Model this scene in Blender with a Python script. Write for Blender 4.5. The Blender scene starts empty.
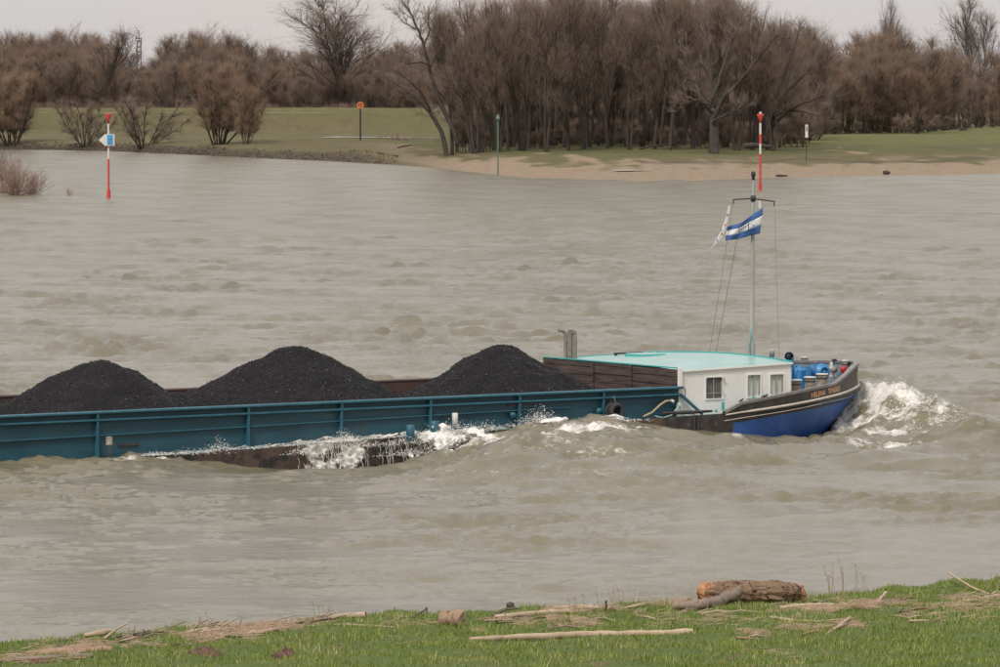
import bpy, math, random
import numpy as np
from mathutils import Vector, Matrix
from math import sin, cos, pi, radians

random.seed(7)
rng = np.random.default_rng(7)
scene = bpy.context.scene
COL = scene.collection

# ------------------------------------------------------------------ camera
F = 4600.0; CH = 11.0; YH = 95.0
PITCH = math.atan((333.5 - YH) / F)
cd = bpy.data.cameras.new('camera')
cam = bpy.data.objects.new('camera', cd); COL.objects.link(cam)
cam.location = (0, 0, CH); cam.rotation_euler = (pi / 2 - PITCH, 0, 0)
cd.sensor_width = 36; cd.lens = F / 1000 * 36
cd.clip_start = 0.5; cd.clip_end = 20000
scene.camera = cam

# ------------------------------------------------------------------ world and sun
SUN_EL, SUN_AZ = radians(48), radians(205)      # azimuth clockwise from +Y: behind the camera, a little left
w = bpy.data.worlds.new("World"); scene.world = w; w.use_nodes = True
nt = w.node_tree; nt.nodes.clear()
def wn(t, **k):
    n = nt.nodes.new(t)
    for a, b in k.items(): setattr(n, a, b)
    return n
sky = wn('ShaderNodeTexSky', sky_type='NISHITA', sun_disc=False, sun_elevation=SUN_EL, sun_rotation=SUN_AZ)
tc = wn('ShaderNodeTexCoord'); mp = wn('ShaderNodeMapping'); mp.inputs['Scale'].default_value = (3, 3, 14)
nz = wn('ShaderNodeTexNoise'); nz.inputs['Scale'].default_value = 1.6; nz.inputs['Detail'].default_value = 5
rp = wn('ShaderNodeValToRGB')
rp.color_ramp.elements[0].position = 0.3; rp.color_ramp.elements[0].color = (0.93, 0.955, 1.0, 1)
rp.color_ramp.elements[1].position = 0.72; rp.color_ramp.elements[1].color = (1.0, 0.955, 0.945, 1)
cl = wn('ShaderNodeMixRGB', blend_type='MULTIPLY'); cl.inputs[0].default_value = 1
cl.inputs[1].default_value = (5.85, 5.6, 5.5, 1)
mx = wn('ShaderNodeMixRGB'); mx.inputs[0].default_value = 0.93
bg = wn('ShaderNodeBackground'); bg.inputs['Strength'].default_value = 0.1
out = wn('ShaderNodeOutputWorld')
L = nt.links.new
L(tc.outputs['Generated'], mp.inputs[0]); L(mp.outputs[0], nz.inputs[0]); L(nz.outputs[0], rp.inputs[0])
L(rp.outputs[0], cl.inputs[2]); L(sky.outputs[0], mx.inputs[1]); L(cl.outputs[0], mx.inputs[2])
sx = wn('ShaderNodeSeparateXYZ'); L(tc.outputs['Generated'], sx.inputs[0])
zr = wn('ShaderNodeMapRange'); zr.inputs['From Min'].default_value = 0; zr.inputs['From Max'].default_value = 1
zr.inputs['To Min'].default_value = 1.0; zr.inputs['To Max'].default_value = 1.75; L(sx.outputs[2], zr.inputs['Value'])   # overcast sky: brighter towards the zenith
gr = wn('ShaderNodeVectorMath', operation='SCALE'); L(mx.outputs[0], gr.inputs[0]); L(zr.outputs[0], gr.inputs['Scale'])
L(gr.outputs[0], bg.inputs[0]); L(bg.outputs[0], out.inputs[0])
sd = bpy.data.lights.new('sun', 'SUN'); sd.energy = 1.9; sd.angle = radians(14); sd.color = (1, 0.96, 0.9)
sun = bpy.data.objects.new('sun', sd); COL.objects.link(sun)
sdir = Vector((sin(SUN_AZ) * cos(SUN_EL), cos(SUN_AZ) * cos(SUN_EL), sin(SUN_EL)))
sun.rotation_euler = sdir.to_track_quat('Z', 'Y').to_euler()
scene.view_settings.view_transform = 'Standard'; scene.view_settings.look = 'None'
scene.view_settings.exposure = 0.17; scene.view_settings.gamma = 1.0
scene.cycles.max_bounces = 6

# ------------------------------------------------------------------ coordinates
def ray(x, y):
    a = (x - 500) / F; b = (333.5 - y) / F
    return np.array([a, cos(PITCH) + b * sin(PITCH), -sin(PITCH) + b * cos(PITCH)])
def atz(x, y, z=0.0):
    r = ray(x, y); t = (z - CH) / r[2]; return np.array([r[0] * t, r[1] * t, z])
def atY(x, y, Y):
    r = ray(x, y); t = Y / r[1]; return np.array([r[0] * t, Y, CH + r[2] * t])
TH = radians(33.5)
HD = np.array([cos(TH), sin(TH)]); SD = np.array([sin(TH), -cos(TH)])
OB = np.array([3.6929, 153.8355])
def s2w(u, v): return OB + HD * u + SD * v
def w2s(X, Y):
    dx = X - OB[0]; dy = Y - OB[1]
    return dx * HD[0] + dy * HD[1], dx * SD[0] + dy * SD[1]
def inv(x, y, v):                      # a sight line met with the ship's plane v -> (u, w)
    r = ray(x, y); t = (v + OB @ SD) / (r[:2] @ SD); q = r * t
    return float((q[:2] - OB) @ HD), float(q[2] + CH)

# ------------------------------------------------------------------ materials
def mat(name, col, rough=0.6, col2=None, scale=5.0, detail=4, bump=0.0, bscale=None, metallic=0.0,
        col3=None, scale3=1.0, thr3=0.6, spec=0.5, obj=True, stretch=(1, 1, 1), soft3=0.06, streak=None, sthr=.58):
    m = bpy.data.materials.new(name); m.use_nodes = True
    n = m.node_tree.nodes; l = m.node_tree.links.new
    p = n['Principled BSDF']
    p.inputs['Roughness'].default_value = rough; p.inputs['Metallic'].default_value = metallic
    p.inputs['Specular IOR Level'].default_value = spec
    p.inputs['Base Color'].default_value = (*col, 1)
    if col2 is None and not bump and col3 is None: return m
    t = n.new('ShaderNodeTexCoord'); mp = n.new('ShaderNodeMapping'); mp.inputs['Scale'].default_value = stretch
    l(t.outputs['Object' if obj else 'Generated'], mp.inputs[0])
    last = None
    if col2 is not None:
        a = n.new('ShaderNodeTexNoise'); a.inputs['Scale'].default_value = scale; a.inputs['Detail'].default_value = detail
        a.inputs['Roughness'].default_value = 0.65
        l(mp.outputs[0], a.inputs[0])
        r = n.new('ShaderNodeValToRGB'); r.color_ramp.elements[0].position = 0.35; r.color_ramp.elements[1].position = 0.65
        r.color_ramp.elements[0].color = (*col, 1); r.color_ramp.elements[1].color = (*col2, 1)
        l(a.outputs[0], r.inputs[0]); last = r.outputs[0]
    if col3 is not None:
        a = n.new('ShaderNodeTexNoise'); a.inputs['Scale'].default_value = scale3; a.inputs['Detail'].default_value = 8
        a.inputs['Roughness'].default_value = 0.7
        l(mp.outputs[0], a.inputs[0])
        r = n.new('ShaderNodeValToRGB'); r.color_ramp.elements[0].position = thr3; r.color_ramp.elements[1].position = thr3 + soft3
        l(a.outputs[0], r.inputs[0])
        x = n.new('ShaderNodeMixRGB'); l(r.outputs[0], x.inputs[0]); x.inputs[2].default_value = (*col3, 1)
        if last is not None: l(last, x.inputs[1])
        else: x.inputs[1].default_value = (*col, 1)
        last = x.outputs[0]
    if streak is not None:
        mp2 = n.new('ShaderNodeMapping'); mp2.inputs['Scale'].default_value = (7, 7, .5); l(t.outputs['Object'], mp2.inputs[0])
        a = n.new('ShaderNodeTexNoise'); a.inputs['Scale'].default_value = 1.0; a.inputs['Detail'].default_value = 9; a.inputs['Roughness'].default_value = 0.7
        l(mp2.outputs[0], a.inputs[0]); r = n.new('ShaderNodeValToRGB'); r.color_ramp.elements[0].position = sthr; r.color_ramp.elements[1].position = sthr + .16
        r.color_ramp.elements[1].color = (.75, .75, .75, 1); l(a.outputs[0], r.inputs[0])
        x = n.new('ShaderNodeMixRGB'); l(r.outputs[0], x.inputs[0]); x.inputs[2].default_value = (*streak, 1)
        if last is not None: l(last, x.inputs[1])
        else: x.inputs[1].default_value = (*col, 1)
        last = x.outputs[0]
    if last is not None: l(last, p.inputs['Base Color'])
    if bump:
        a = n.new('ShaderNodeTexNoise'); a.inputs['Scale'].default_value = bscale or scale * 3; a.inputs['Detail'].default_value = 5
        l(mp.outputs[0], a.inputs[0])
        b = n.new('ShaderNodeBump'); b.inputs['Strength'].default_value = 1.0; b.inputs['Distance'].default_value = bump
        l(a.outputs[0], b.inputs['Height']); l(b.outputs[0], p.inputs['Normal'])
    return m

M = {}
M['hull_blue'] = mat('hull_blue_paint', (0.020, 0.088, 0.32), 0.5, (0.040, 0.13, 0.40), 1.5, streak=(.10, .12, .15), col3=(0.20, 0.20, 0.21), scale3=7, thr3=0.635)
M['hull_black'] = mat('hull_black_paint', (0.024, 0.021, 0.020), 0.55, (0.06, 0.05, 0.043), 3, col3=(0.17, 0.12, 0.09), scale3=6, thr3=0.62, streak=(.13, .10, .08), sthr=.6)
M['hull_rust'] = mat('hull_rusty_brown', (0.05, 0.034, 0.028), 0.6, (0.11, 0.07, 0.055), 2.5, col3=(0.02, 0.017, 0.016), scale3=1.2, thr3=0.52, bump=0.01, streak=(.20, .13, .10))
M['coaming'] = mat('coaming_blue_green_paint', (0.010, 0.054, 0.076), 0.5, (0.019, 0.080, 0.108), 1.3, col3=(0.05, 0.055, 0.05), scale3=3.5, thr3=0.62, stretch=(0.6, 1, 2), streak=(.05, .05, .045), sthr=.54)
M['flange'] = mat('flange_blue_green_paint', (0.017, 0.092, 0.128), 0.5, (0.034, 0.128, 0.170), 2, col3=(0.09, 0.07, 0.05), scale3=6, thr3=0.70)
M['inner'] = mat('hold_inner_rust', (0.05, 0.032, 0.028), 0.7, (0.085, 0.05, 0.04), 1.5, bump=0.01, stretch=(0.4, 1, 1))
M['white'] = mat('cabin_white_paint', (0.82, 0.80, 0.76), 0.45, (0.76, 0.74, 0.69), 1.2, streak=(.50, .42, .32), sthr=.62, col3=(0.45, 0.40, 0.32), scale3=4, thr3=0.73)
M['cream'] = mat('cream_rub_paint', (0.66, 0.60, 0.52), 0.5, (0.52, 0.45, 0.38), 4, col3=(0.12, 0.08, 0.06), scale3=5, thr3=0.66)
M['roof'] = mat('roof_pale_teal', (0.24, 0.44, 0.40), 0.25, (0.32, 0.51, 0.47), 0.9, col3=(0.33, 0.40, 0.36), scale3=2.5, thr3=0.66)
M['teal'] = mat('teal_edge_paint', (0.03, 0.33, 0.30), 0.4, (0.05, 0.40, 0.36), 3)
M['wood'] = mat('tarred_timber', (0.045, 0.030, 0.026), 0.75, (0.105, 0.075, 0.065), 3, col3=(0.19, 0.15, 0.13), scale3=5, thr3=0.63, bump=0.015, stretch=(1, 0.35, 3))
M['tyre'] = mat('tyre_rubber', (0.03, 0.028, 0.03), 0.8, (0.06, 0.055, 0.055), 8)
M['steel'] = mat('galvanised_steel', (0.42, 0.42, 0.38), 0.45, (0.32, 0.32, 0.29), 4, metallic=0.2)
M['pipe'] = mat('dull_exhaust_metal', (0.17, 0.145, 0.12), 0.5, (0.30, 0.27, 0.23), 3, col3=(.12, .075, .05), scale3=4, thr3=.6, metallic=.1)
M['mast'] = mat('mast_grey_paint', (0.42, 0.41, 0.37), 0.5, (0.33, 0.32, 0.28), 2, stretch=(1, 1, .3))
M['dark'] = mat('dark_metal', (0.03, 0.03, 0.03), 0.6)
M['bollard'] = mat('worn_bollard_paint', (0.30, 0.26, 0.20), 0.6, (0.17, 0.14, 0.10), 7, col3=(0.50, 0.46, 0.40), scale3=6, thr3=0.58)
M['pale'] = mat('pale_grey_paint', (0.55, 0.54, 0.50), 0.5)
M['winch'] = mat('winch_blue_paint', (0.035, 0.19, 0.40), 0.4, (0.06, 0.25, 0.48), 5, col3=(0.03, 0.05, 0.08), scale3=7, thr3=0.66)
M['deep_blue'] = mat('deck_blue_paint', (0.02, 0.08, 0.30), 0.5, (0.03, 0.11, 0.36), 4)
M['red'] = mat('red_paint', (0.55, 0.02, 0.02), 0.45)
M['beacon_red'] = mat('beacon_red_paint', (0.62, 0.05, 0.045), 0.5, (0.55, 0.07, 0.06), 2)
M['beacon_white'] = mat('beacon_white_paint', (0.72, 0.70, 0.66), 0.5, (0.62, 0.60, 0.56), 2)
M['sign_blue'] = mat('sign_blue', (0.06, 0.34, 0.62), 0.4)
M['green_pole'] = mat('beacon_green_paint', (0.08, 0.16, 0.10), 0.6, (0.11, 0.19, 0.12), 2)
M['orange'] = mat('orange_sign_paint', (0.70, 0.20, 0.05), 0.5)
M['letters'] = mat('orange_lettering', (0.72, 0.38, 0.22), 0.5, (0.60, 0.30, 0.17), 30)
M['post'] = mat('weathered_post', (0.05, 0.042, 0.035), 0.8)
M['inside'] = mat('bulwark_inner_grey', (0.16, 0.20, 0.21), 0.55, (0.22, 0.26, 0.27), 2)
M['deck'] = mat('deck_teal_grey', (0.09, 0.22, 0.22), 0.5, (0.15, 0.28, 0.27), 2)
M['grey_cap'] = mat('grey_bulwark_cap', (0.17, 0.155, 0.145), 0.5, (0.25, 0.23, 0.21), 4)
M['curtain'] = mat('grey_curtain', (0.88, 0.90, 0.85), 0.8, (0.62, 0.65, 0.60), 9, stretch=(3, 3, 0.3))
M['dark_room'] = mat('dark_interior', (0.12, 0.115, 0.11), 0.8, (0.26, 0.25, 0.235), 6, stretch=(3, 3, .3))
M['hose_tan'] = mat('tan_hose', (0.42, 0.32, 0.20), 0.6)
M['hose_green'] = mat('pale_green_hose', (0.35, 0.48, 0.43), 0.6)
M['rope'] = mat('steel_stay', (0.22, 0.20, 0.17), 0.6)
M['flag_white'] = mat('flag_white_cloth', (0.72, 0.71, 0.68), 0.8, (0.62, 0.61, 0.59), 6)
M['flag_blue'] = mat('flag_blue_cloth', (0.03, 0.085, 0.25), 0.8, (0.06, 0.13, 0.33), 6)
M['ink'] = mat('flag_dark_print', (0.03, 0.05, 0.10), 0.8)
M['coal'] = mat('coal', (0.006, 0.0056, 0.006), 0.7, (0.022, 0.0205, 0.0212), 12, detail=8, bump=0.05, bscale=14, spec=0.15, col3=(.16,.152,.15), scale3=15, thr3=.645)  # pale specks painted into the colour stand in for glints on the coal
M['coal_lump'] = mat('coal_lumps', (0.008, 0.0075, 0.008), 0.5, (0.02, 0.019, 0.02), 5, spec=0.3, col3=(.30, .29, .29), scale3=22, thr3=.55)  # bright flecks are glints put into the lump colour
M['bark'] = mat('tree_bark', (0.040, 0.031, 0.025), 0.9, (0.075, 0.058, 0.046), 1.5, stretch=(1, 1, 0.3))
M['twig'] = mat('tree_twigs', (0.150, 0.102, 0.073), 0.85, (0.205, 0.143, 0.104), 0.35)
M['twig_red'] = mat('willow_twigs', (0.190, 0.118, 0.074), 0.85, (0.235, 0.155, 0.10), 0.35)
M['twig_grey'] = mat('poplar_twigs', (0.15, 0.108, 0.085), 0.85, (0.20, 0.148, 0.118), 0.35)
M['log_bark'] = mat('driftwood_bark', (0.14, 0.082, 0.046), 0.85, (0.29, 0.185, 0.112), 9, col3=(0.035, 0.02, 0.014), scale3=9, thr3=0.55, bump=0.06, bscale=11, stretch=(0.25, 1, 1))
M['log_cut'] = mat('fresh_broken_wood', (0.36, 0.15, 0.07), 0.8, (0.48, 0.25, 0.13), 9, col3=(0.16, 0.06, 0.03), scale3=7, thr3=0.6, bump=0.02)
M['drift_pale'] = mat('bleached_driftwood', (0.52, 0.40, 0.28), 0.85, (0.38, 0.28, 0.19), 5, bump=0.006, bscale=30, stretch=(0.15, 1, 1), col3=(0.18, 0.12, 0.08), scale3=6, thr3=0.66)
M['drift_brown'] = mat('brown_driftwood', (0.25, 0.15, 0.10), 0.85, (0.36, 0.24, 0.16), 6, bump=0.01, bscale=20, stretch=(0.2, 1, 1))
M['drift_grey'] = mat('grey_driftwood', (0.17, 0.13, 0.10), 0.85, (0.28, 0.215, 0.165), 6, bump=0.01, bscale=20, stretch=(0.2, 1, 1), col3=(.07, .05, .04), scale3=6, thr3=0.62)
M['drift_dark'] = mat('dark_wet_wood', (0.05, 0.035, 0.028), 0.8, (0.10, 0.07, 0.055), 8)
M['soil'] = mat('molehill_soil', (0.10, 0.055, 0.035), 0.95, (0.17, 0.10, 0.065), 9, bump=0.03, bscale=25)
M['reed'] = mat('reed_litter', (0.30, 0.20, 0.13), 0.9, (0.46, 0.34, 0.23), 3)
M['fence'] = mat('fence_wood', (0.20, 0.15, 0.13), 0.9)
M['lattice'] = mat('lattice_steel', (0.10, 0.105, 0.115), 0.6)
M['foam_solid'] = mat('spray_foam', (0.82, 0.80, 0.75), 0.6)
M['dry_stalk'] = mat('dry_stalks', (0.33, 0.25, 0.15), 0.9)
M['rock'] = mat('bank_stone', (0.055, 0.040, 0.028), 0.9, (0.13, 0.095, 0.066), 1.2)

# ------------------------------------------------------------------ object helpers
def link(o): COL.objects.link(o); return o
def tag(o, label=None, cat=None, group=None, kind=None):
    if label: o['label'] = label
    if cat: o['category'] = cat
    if group: o['group'] = group
    if kind: o['kind'] = kind
    return o
def empty(name, loc=(0, 0, 0), rz=0.0):
    o = bpy.data.objects.new(name, None); o.location = loc; o.rotation_euler = (0, 0, rz); o.empty_display_size = 0.3
    return link(o)
def copy_tree(o, parent=None):
    c = o.copy(); link(c)
    if parent is not None: c.parent = parent
    for ch in list(o.children): copy_tree(ch, c)
    return c

def np_mesh(name, verts, faces, smooth=False, attrs=None):
    """verts (N,3), faces (M,k) arrays all of one size k, or list of such arrays"""
    fl = faces if isinstance(faces, list) else [faces]
    me = bpy.data.meshes.new(name)
    verts = np.asarray(verts, dtype=np.float32)
    me.vertices.add(len(verts)); me.vertices.foreach_set('co', verts.ravel())
    loops = np.concatenate([np.asarray(f, dtype=np.int32).ravel() for f in fl])
    sizes = np.concatenate([np.full(len(f), f.shape[1], dtype=np.int32) for f in fl])
    starts = np.concatenate([[0], np.cumsum(sizes)[:-1]]).astype(np.int32)
    me.loops.add(len(loops)); me.loops.foreach_set('vertex_index', loops)
    me.polygons.add(len(sizes)); me.polygons.foreach_set('loop_start', starts); me.polygons.foreach_set('loop_total', sizes)
    if smooth: me.polygons.foreach_set('use_smooth', np.ones(len(sizes), dtype=bool))
    me.update(calc_edges=True)
    for k, v in (attrs or {}).items():
        a = me.attributes.new(k, 'FLOAT', 'POINT'); a.data.foreach_set('value', np.asarray(v, dtype=np.float32).ravel())
    return me
def mobj(name, me, m, parent=None):
    o = bpy.data.objects.new(name, me); link(o)
    for x in (m if isinstance(m, (list, tuple)) else [m]): me.materials.append(x)
    if parent is not None: o.parent = parent
    return o

class MB:
    def __init__(s): s.v = []; s.f = []; s.mi = []; s.sm = []
    def add(s, vs, fs, mi=0, sm=False):
        o = len(s.v); s.v += [tuple(map(float, p)) for p in vs]
        for f in fs: s.f.append(tuple(i + o for i in f)); s.mi.append(mi); s.sm.append(sm)
        return s
    def box(s, a, b, mi=0, bev=0.0):
        x0, y0, z0 = a; x1, y1, z1 = b
        x0, x1 = min(x0, x1), max(x0, x1); y0, y1 = min(y0, y1), max(y0, y1); z0, z1 = min(z0, z1), max(z0, z1)
        if bev <= 0:
            v = [(x0, y0, z0), (x1, y0, z0), (x1, y1, z0), (x0, y1, z0), (x0, y0, z1), (x1, y0, z1), (x1, y1, z1), (x0, y1, z1)]
            f = [(0, 3, 2, 1), (4, 5, 6, 7), (0, 1, 5, 4), (1, 2, 6, 5), (2, 3, 7, 6), (3, 0, 4, 7)]
            return s.add(v, f, mi)
        def ringo(z, i): return [(x0 + i, y0, z), (x1 - i, y0, z), (x1, y0 + i, z), (x1, y1 - i, z), (x1 - i, y1, z), (x0 + i, y1, z), (x0, y1 - i, z), (x0, y0 + i, z)]
        def inn(z): return [(x0 + bev, y0 + bev, z)] * 0 + [(x0 + bev, y0 + bev, z), (x1 - bev, y0 + bev, z), (x1 - bev, y0 + bev, z), (x1 - bev, y1 - bev, z), (x1 - bev, y1 - bev, z), (x0 + bev, y1 - bev, z), (x0 + bev, y1 - bev, z), (x0 + bev, y0 + bev, z)]
        v = inn(z0) + ringo(z0 + bev, bev) + ringo(z1 - bev, bev) + inn(z1)
        f = [(j * 8 + i, j * 8 + (i + 1) % 8, j * 8 + 8 + (i + 1) % 8, j * 8 + 8 + i) for j in range(3) for i in range(8)]
        f += [(7, 5, 3, 1), (24, 26, 28, 30)]
        return s.add(v, f, mi)
    def beam(s, p, q, wd, ht=None, mi=0):
        p = Vector(p); q = Vector(q); d = (q - p).normalized(); ht = ht or wd
        up = Vector((0, 0, 1)) if abs(d.z) < 0.95 else Vector((0, 1, 0))
        a = d.cross(up).normalized() * wd / 2; b = a.cross(d).normalized() * ht / 2
        v = [p - a - b, p + a - b, p + a + b, p - a + b, q - a - b, q + a - b, q + a + b, q - a + b]
        return s.add(v, [(0, 1, 2, 3), (7, 6, 5, 4), (0, 4, 5, 1), (1, 5, 6, 2), (2, 6, 7, 3), (3, 7, 4, 0)], mi)
    def tube(s, pts, r, n=8, mi=0, cap=True):
        pts = [Vector(p) for p in pts]; k = len(pts)
        rs = list(r) if isinstance(r, (list, tuple, np.ndarray)) else [r] * k
        d0 = (pts[1] - pts[0]).normalized(); up = Vector((0, 0, 1)) if abs(d0.z) < 0.9 else Vector((1, 0, 0))
        a = d0.cross(up).normalized(); vs = []
        for i in range(k):
            d = (pts[min(i + 1, k - 1)] - pts[max(i - 1, 0)]).normalized()
            a = (a - d * a.dot(d)).normalized(); b = d.cross(a)
            vs += [pts[i] + (a * cos(2 * pi * j / n) + b * sin(2 * pi * j / n)) * rs[i] for j in range(n)]
        fs = [(i * n + j, i * n + (j + 1) % n, (i + 1) * n + (j + 1) % n, (i + 1) * n + j) for i in range(k - 1) for j in range(n)]
        s.add(vs, fs, mi, True)
        if cap:
            s.add(vs[:n], [tuple(range(n - 1, -1, -1))], mi); s.add(vs[-n:], [tuple(range(n))], mi)
        return s
    def lathe(s, prof, c=(0, 0, 0), n=16, mi=0, axis='z', sm=True):
        vs = []
        for r, z in prof:
            for j in range(n):
                a = 2 * pi * j / n
                if axis == 'z': p = (c[0] + r * cos(a), c[1] + r * sin(a), c[2] + z)
                elif axis == 'x': p = (c[0] + z, c[1] + r * cos(a), c[2] + r * sin(a))
                else: p = (c[0] + r * sin(a), c[1] + z, c[2] + r * cos(a))
                vs.append(p)
        k = len(prof)
        fs = [(i * n + j, i * n + (j + 1) % n, (i + 1) * n + (j + 1) % n, (i + 1) * n + j) for i in range(k - 1) for j in range(n)]
        s.add(vs, fs, mi, sm)
        return s
    def build(s, name, m, parent=None):
        me = bpy.data.meshes.new(name); me.from_pydata(s.v, [], s.f)
        me.polygons.foreach_set('material_index', s.mi); me.polygons.foreach_set('use_smooth', s.sm); me.update()
        return mobj(name, me, m, parent)

# smooth random field made of a few sines
def field(X, Y, wl, seed, n=9):
    g = np.random.default_rng(seed); o = np.zeros_like(X)
    for _ in range(n):
        a = g.uniform(0, 2 * pi); k = 2 * pi / (wl * g.uniform(0.6, 1.6)); o += np.sin(k * (X * cos(a) + Y * sin(a)) + g.uniform(0, 2 * pi))
    return o / math.sqrt(n / 2)
def sstep(a, b, x):
    t = np.clip((x - a) / (b - a), 0, 1); return t * t * (3 - 2 * t)

# ------------------------------------------------------------------ ship lines
USTEM = 10.3; UST = -40.0
def halfb(u, us=USTEM):
    t = np.clip((np.asarray(u, float) - 1.0) / (us - 1.0), 0, 1)
    ta = np.clip((-30 - np.asarray(u, float)) / 10.0, 0, 1)
    return 4.7 * (1 - t ** 1.9) ** 0.72 * (1 - 0.45 * ta ** 2.2)
def wdeck(u): return np.interp(u, [-40, -30, -18.5, -11.3, -2, 1.5, 10], [0.25, 0.0, 0.09, 0.26, 0.48, 0.52, 0.70])
def wbul(u): return np.interp(u, [-40, -38, -30, -18.5, -11.3, -2, 1.2, 2.05, 4.3, 6.0, 7.15, 7.8, 8.5, 9.0, 10.3], [0.3, 0.25, 0.03, 0.12, 0.29, 0.51, 0.56, 0.88, 1.08, 1.2, 1.24, 1.42, 1.60, 1.72, 1.75])
def wrub(u): return np.interp(u, [1.3, 2, 4.3, 6.2, 8, 9, 10.3], [0.51, 0.57, 0.70, 0.81, 0.91, 0.98, 1.05])
def wblue(u): return np.interp(u, [1.9, 4.3, 6.3, 9.0, 10.3], [0.24, 0.40, 0.49, 0.57, 0.62])
def usat(wz): return USTEM - np.clip(1.0 - wz, 0, 3) ** 1.15 * 0.75       # raked stem

# ------------------------------------------------------------------ river
CU = [-45, -36, -30, -25, -22, -19.8, -18.5, -16.8, -15, -13.2, -11.4, -10.2, -8.7, -7.6, -6, -3.7, -2.2, .2, 1.9, 4.3, 6.5, 9, 12, 16]
CW = [0, .1, .12, .16, .2, .11, -.09, -.35, -.5, -.67, -.5, -.18, .26, .48, .61, .67, .48, .08, -.23, -.3, -.32, -.1, .0, 0]
RIDGE = np.array([(12.6, 160.6, .75), (13.3, 158.2, .92), (14.0, 155.5, .78), (14.9, 152, .36), (15.9, 147, .2)])
def seg_dist(X, Y, pts):
    best = np.full(X.shape, 1e9); hh = np.zeros(X.shape); side = np.zeros(X.shape)
    for a, b in zip(pts[:-1], pts[1:]):
        d = b[:2] - a[:2]; t = np.clip(((X - a[0]) * d[0] + (Y - a[1]) * d[1]) / (d @ d), 0, 1)
        px = a[0] + d[0] * t; py = a[1] + d[1] * t; q = np.hypot(X - px, Y - py)
        s = np.sign((X - px) * (-d[1]) + (Y - py) * d[0]); m = q < best
        best[m] = q[m]; hh[m] = (a[2] + (b[2] - a[2]) * t)[m]; side[m] = s[m]
    return best, hh, side
WV = []
g = np.random.default_rng(3)
for i in range(120):
    lam = 0.40 * (6.5 / 0.40) ** (g.random() ** 1.1)
    ang = g.normal(pi / 2 + 0.22, 0.40)
    WV.append((lam, ang, g.uniform(0, 2 * pi), 0.0038 * lam ** 0.55 * g.uniform(.4, 1.5)))
def water(X, Y, res):
    amp = np.interp(Y, [80, 100, 112, 125, 145, 200, 300, 450, 900], [.55, .65, 1.05, 1.5, 1.7, 2.2, 2.3, 2.2, 1.4])
    amp = amp * (1 + .35 * field(X, Y * .35, 16, 5)).clip(.35, 2)
    grp = np.clip(.75 + .50 * field(X * .45, Y * .7, 4.5, 7) + .25 * field(X * .45, Y * .7, 1.8, 8), .12, 1.7)      # short waves travel in groups
    h = np.zeros_like(X); lost = np.zeros_like(X)
    u, v = w2s(X, Y); eo = np.clip(np.abs(v) - halfb(u), 0, None)
    near = np.exp(-((eo - 3) / 6.5) ** 2) * sstep(-18, -8, u) * (1 - sstep(9, 17, u)) * (v > 0)
    grp = np.clip(grp * (1 + .1 * near) + .1 * near, .06, 1.7)
    for lam, a, ph, A in WV:
        k = 2 * pi / lam
        w_ = sstep(.5, 1.3, lam / res)
        lost = lost + (1 - w_ ** 2) * (k * A * 1.1) ** 2 / 2
        h += A * w_ * (np.exp(1.7 * (np.sin(k * (X * cos(a) + Y * sin(a)) + ph + 0.55 * field(X, Y, lam * 4.0, int(lam * 1000), 3)) - 1)) - .38) * 2.0 * (grp * 1.05 if lam < 1.8 else (.35 + .5 * grp))
    h = h * amp
    h = .32 * np.tanh(h / .32)
    # the ship's own waves
    u, v = w2s(X, Y); va = np.abs(v); hb = halfb(u)
    e = np.clip(va - hb, 0, None)
    prof = np.interp(u + 0.55 * e, CU, CW)
    dec = np.exp(-(e / np.where(prof > 0, 9.0, 5.5)) ** 1.3)
    sm = sstep(-46, -36, u) * (1 - sstep(9, 16, u))
    wake = prof * dec * sm
    # following crests further out from the side
    ph = (e * .95 + u * .45) + .5 * field(X, Y, 7, 77)
    wake += 0.30 * (np.exp(1.6 * (np.sin(2 * pi * ph / 4.6) - 1)) - .35) * np.exp(-((e - 6.5) / 6) ** 2) * sstep(-30, -10, u) * (1 - sstep(6, 14, u))
    for px, py, z, ru, rv, a in [(588, 428, .5, 1.5, .55, .20), (560, 446, .3, 1.8, .6, .22), (640, 452, .1, 1.7, .55, .30), (612, 440, .3, 1.2, .5, .22), (736, 441, -.1, .7, .4, .22), (700, 462, 0, 2.2, .7, .22),
                                  (520, 452, .2, 2.0, .6, .20), (480, 470, 0, 2.4, .7, .18), (780, 455, 0, 2.0, .6, .18), (850, 460, 0, 2.4, .7, .20), (940, 462, 0, 2.2, .7, .22), (660, 478, 0, 2.4, .8, .18), (420, 482, 0, 2.6, .7, .16), (970, 432, .1, 1.8, .6, .25)]:
        p = atz(px, py, z); uu, vv = w2s(p[0], p[1]); q = (v - vv) + .25 * (u - uu) + .18 * field(X, Y, 2.5, px)
        wake += a * np.exp(-((u - uu) / ru) ** 2) * np.exp(-(np.where(q > 0, q / (rv * .75), q / (rv * 1.6))) ** 2) * (v > 0)
    d, hh, side = seg_dist(X, Y, RIDGE)
    w1 = np.where(side > 0, 1.9, 1.25)
    rough = 1 + .16 * field(X, Y, 1.6, 11) + .05 * field(X, Y, .6, 12)
    rid = hh * np.exp(-(d / w1) ** 2) * rough
    h = h + wake + rid
    # foam mask
    foam = np.zeros_like(X)
    foam += .86 * np.exp(-(d / 1.7) ** 2) * np.clip(hh * 1.35, 0, 1)
    foam += 0.75 * np.exp(-((u - 8.3) / 2.6) ** 2 - (np.clip(v - hb, 0, 50) / 3.2) ** 2) * (v > 0)
    def blob(px, py, z, ru, rv, a):
        nonlocal foam
        p = atz(px, py, z); uu, vv = w2s(p[0], p[1])
        foam = np.maximum(foam, a * np.exp(-((u - uu) / ru) ** 2 - ((v - vv) / rv) ** 2) * (v > 0))
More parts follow.
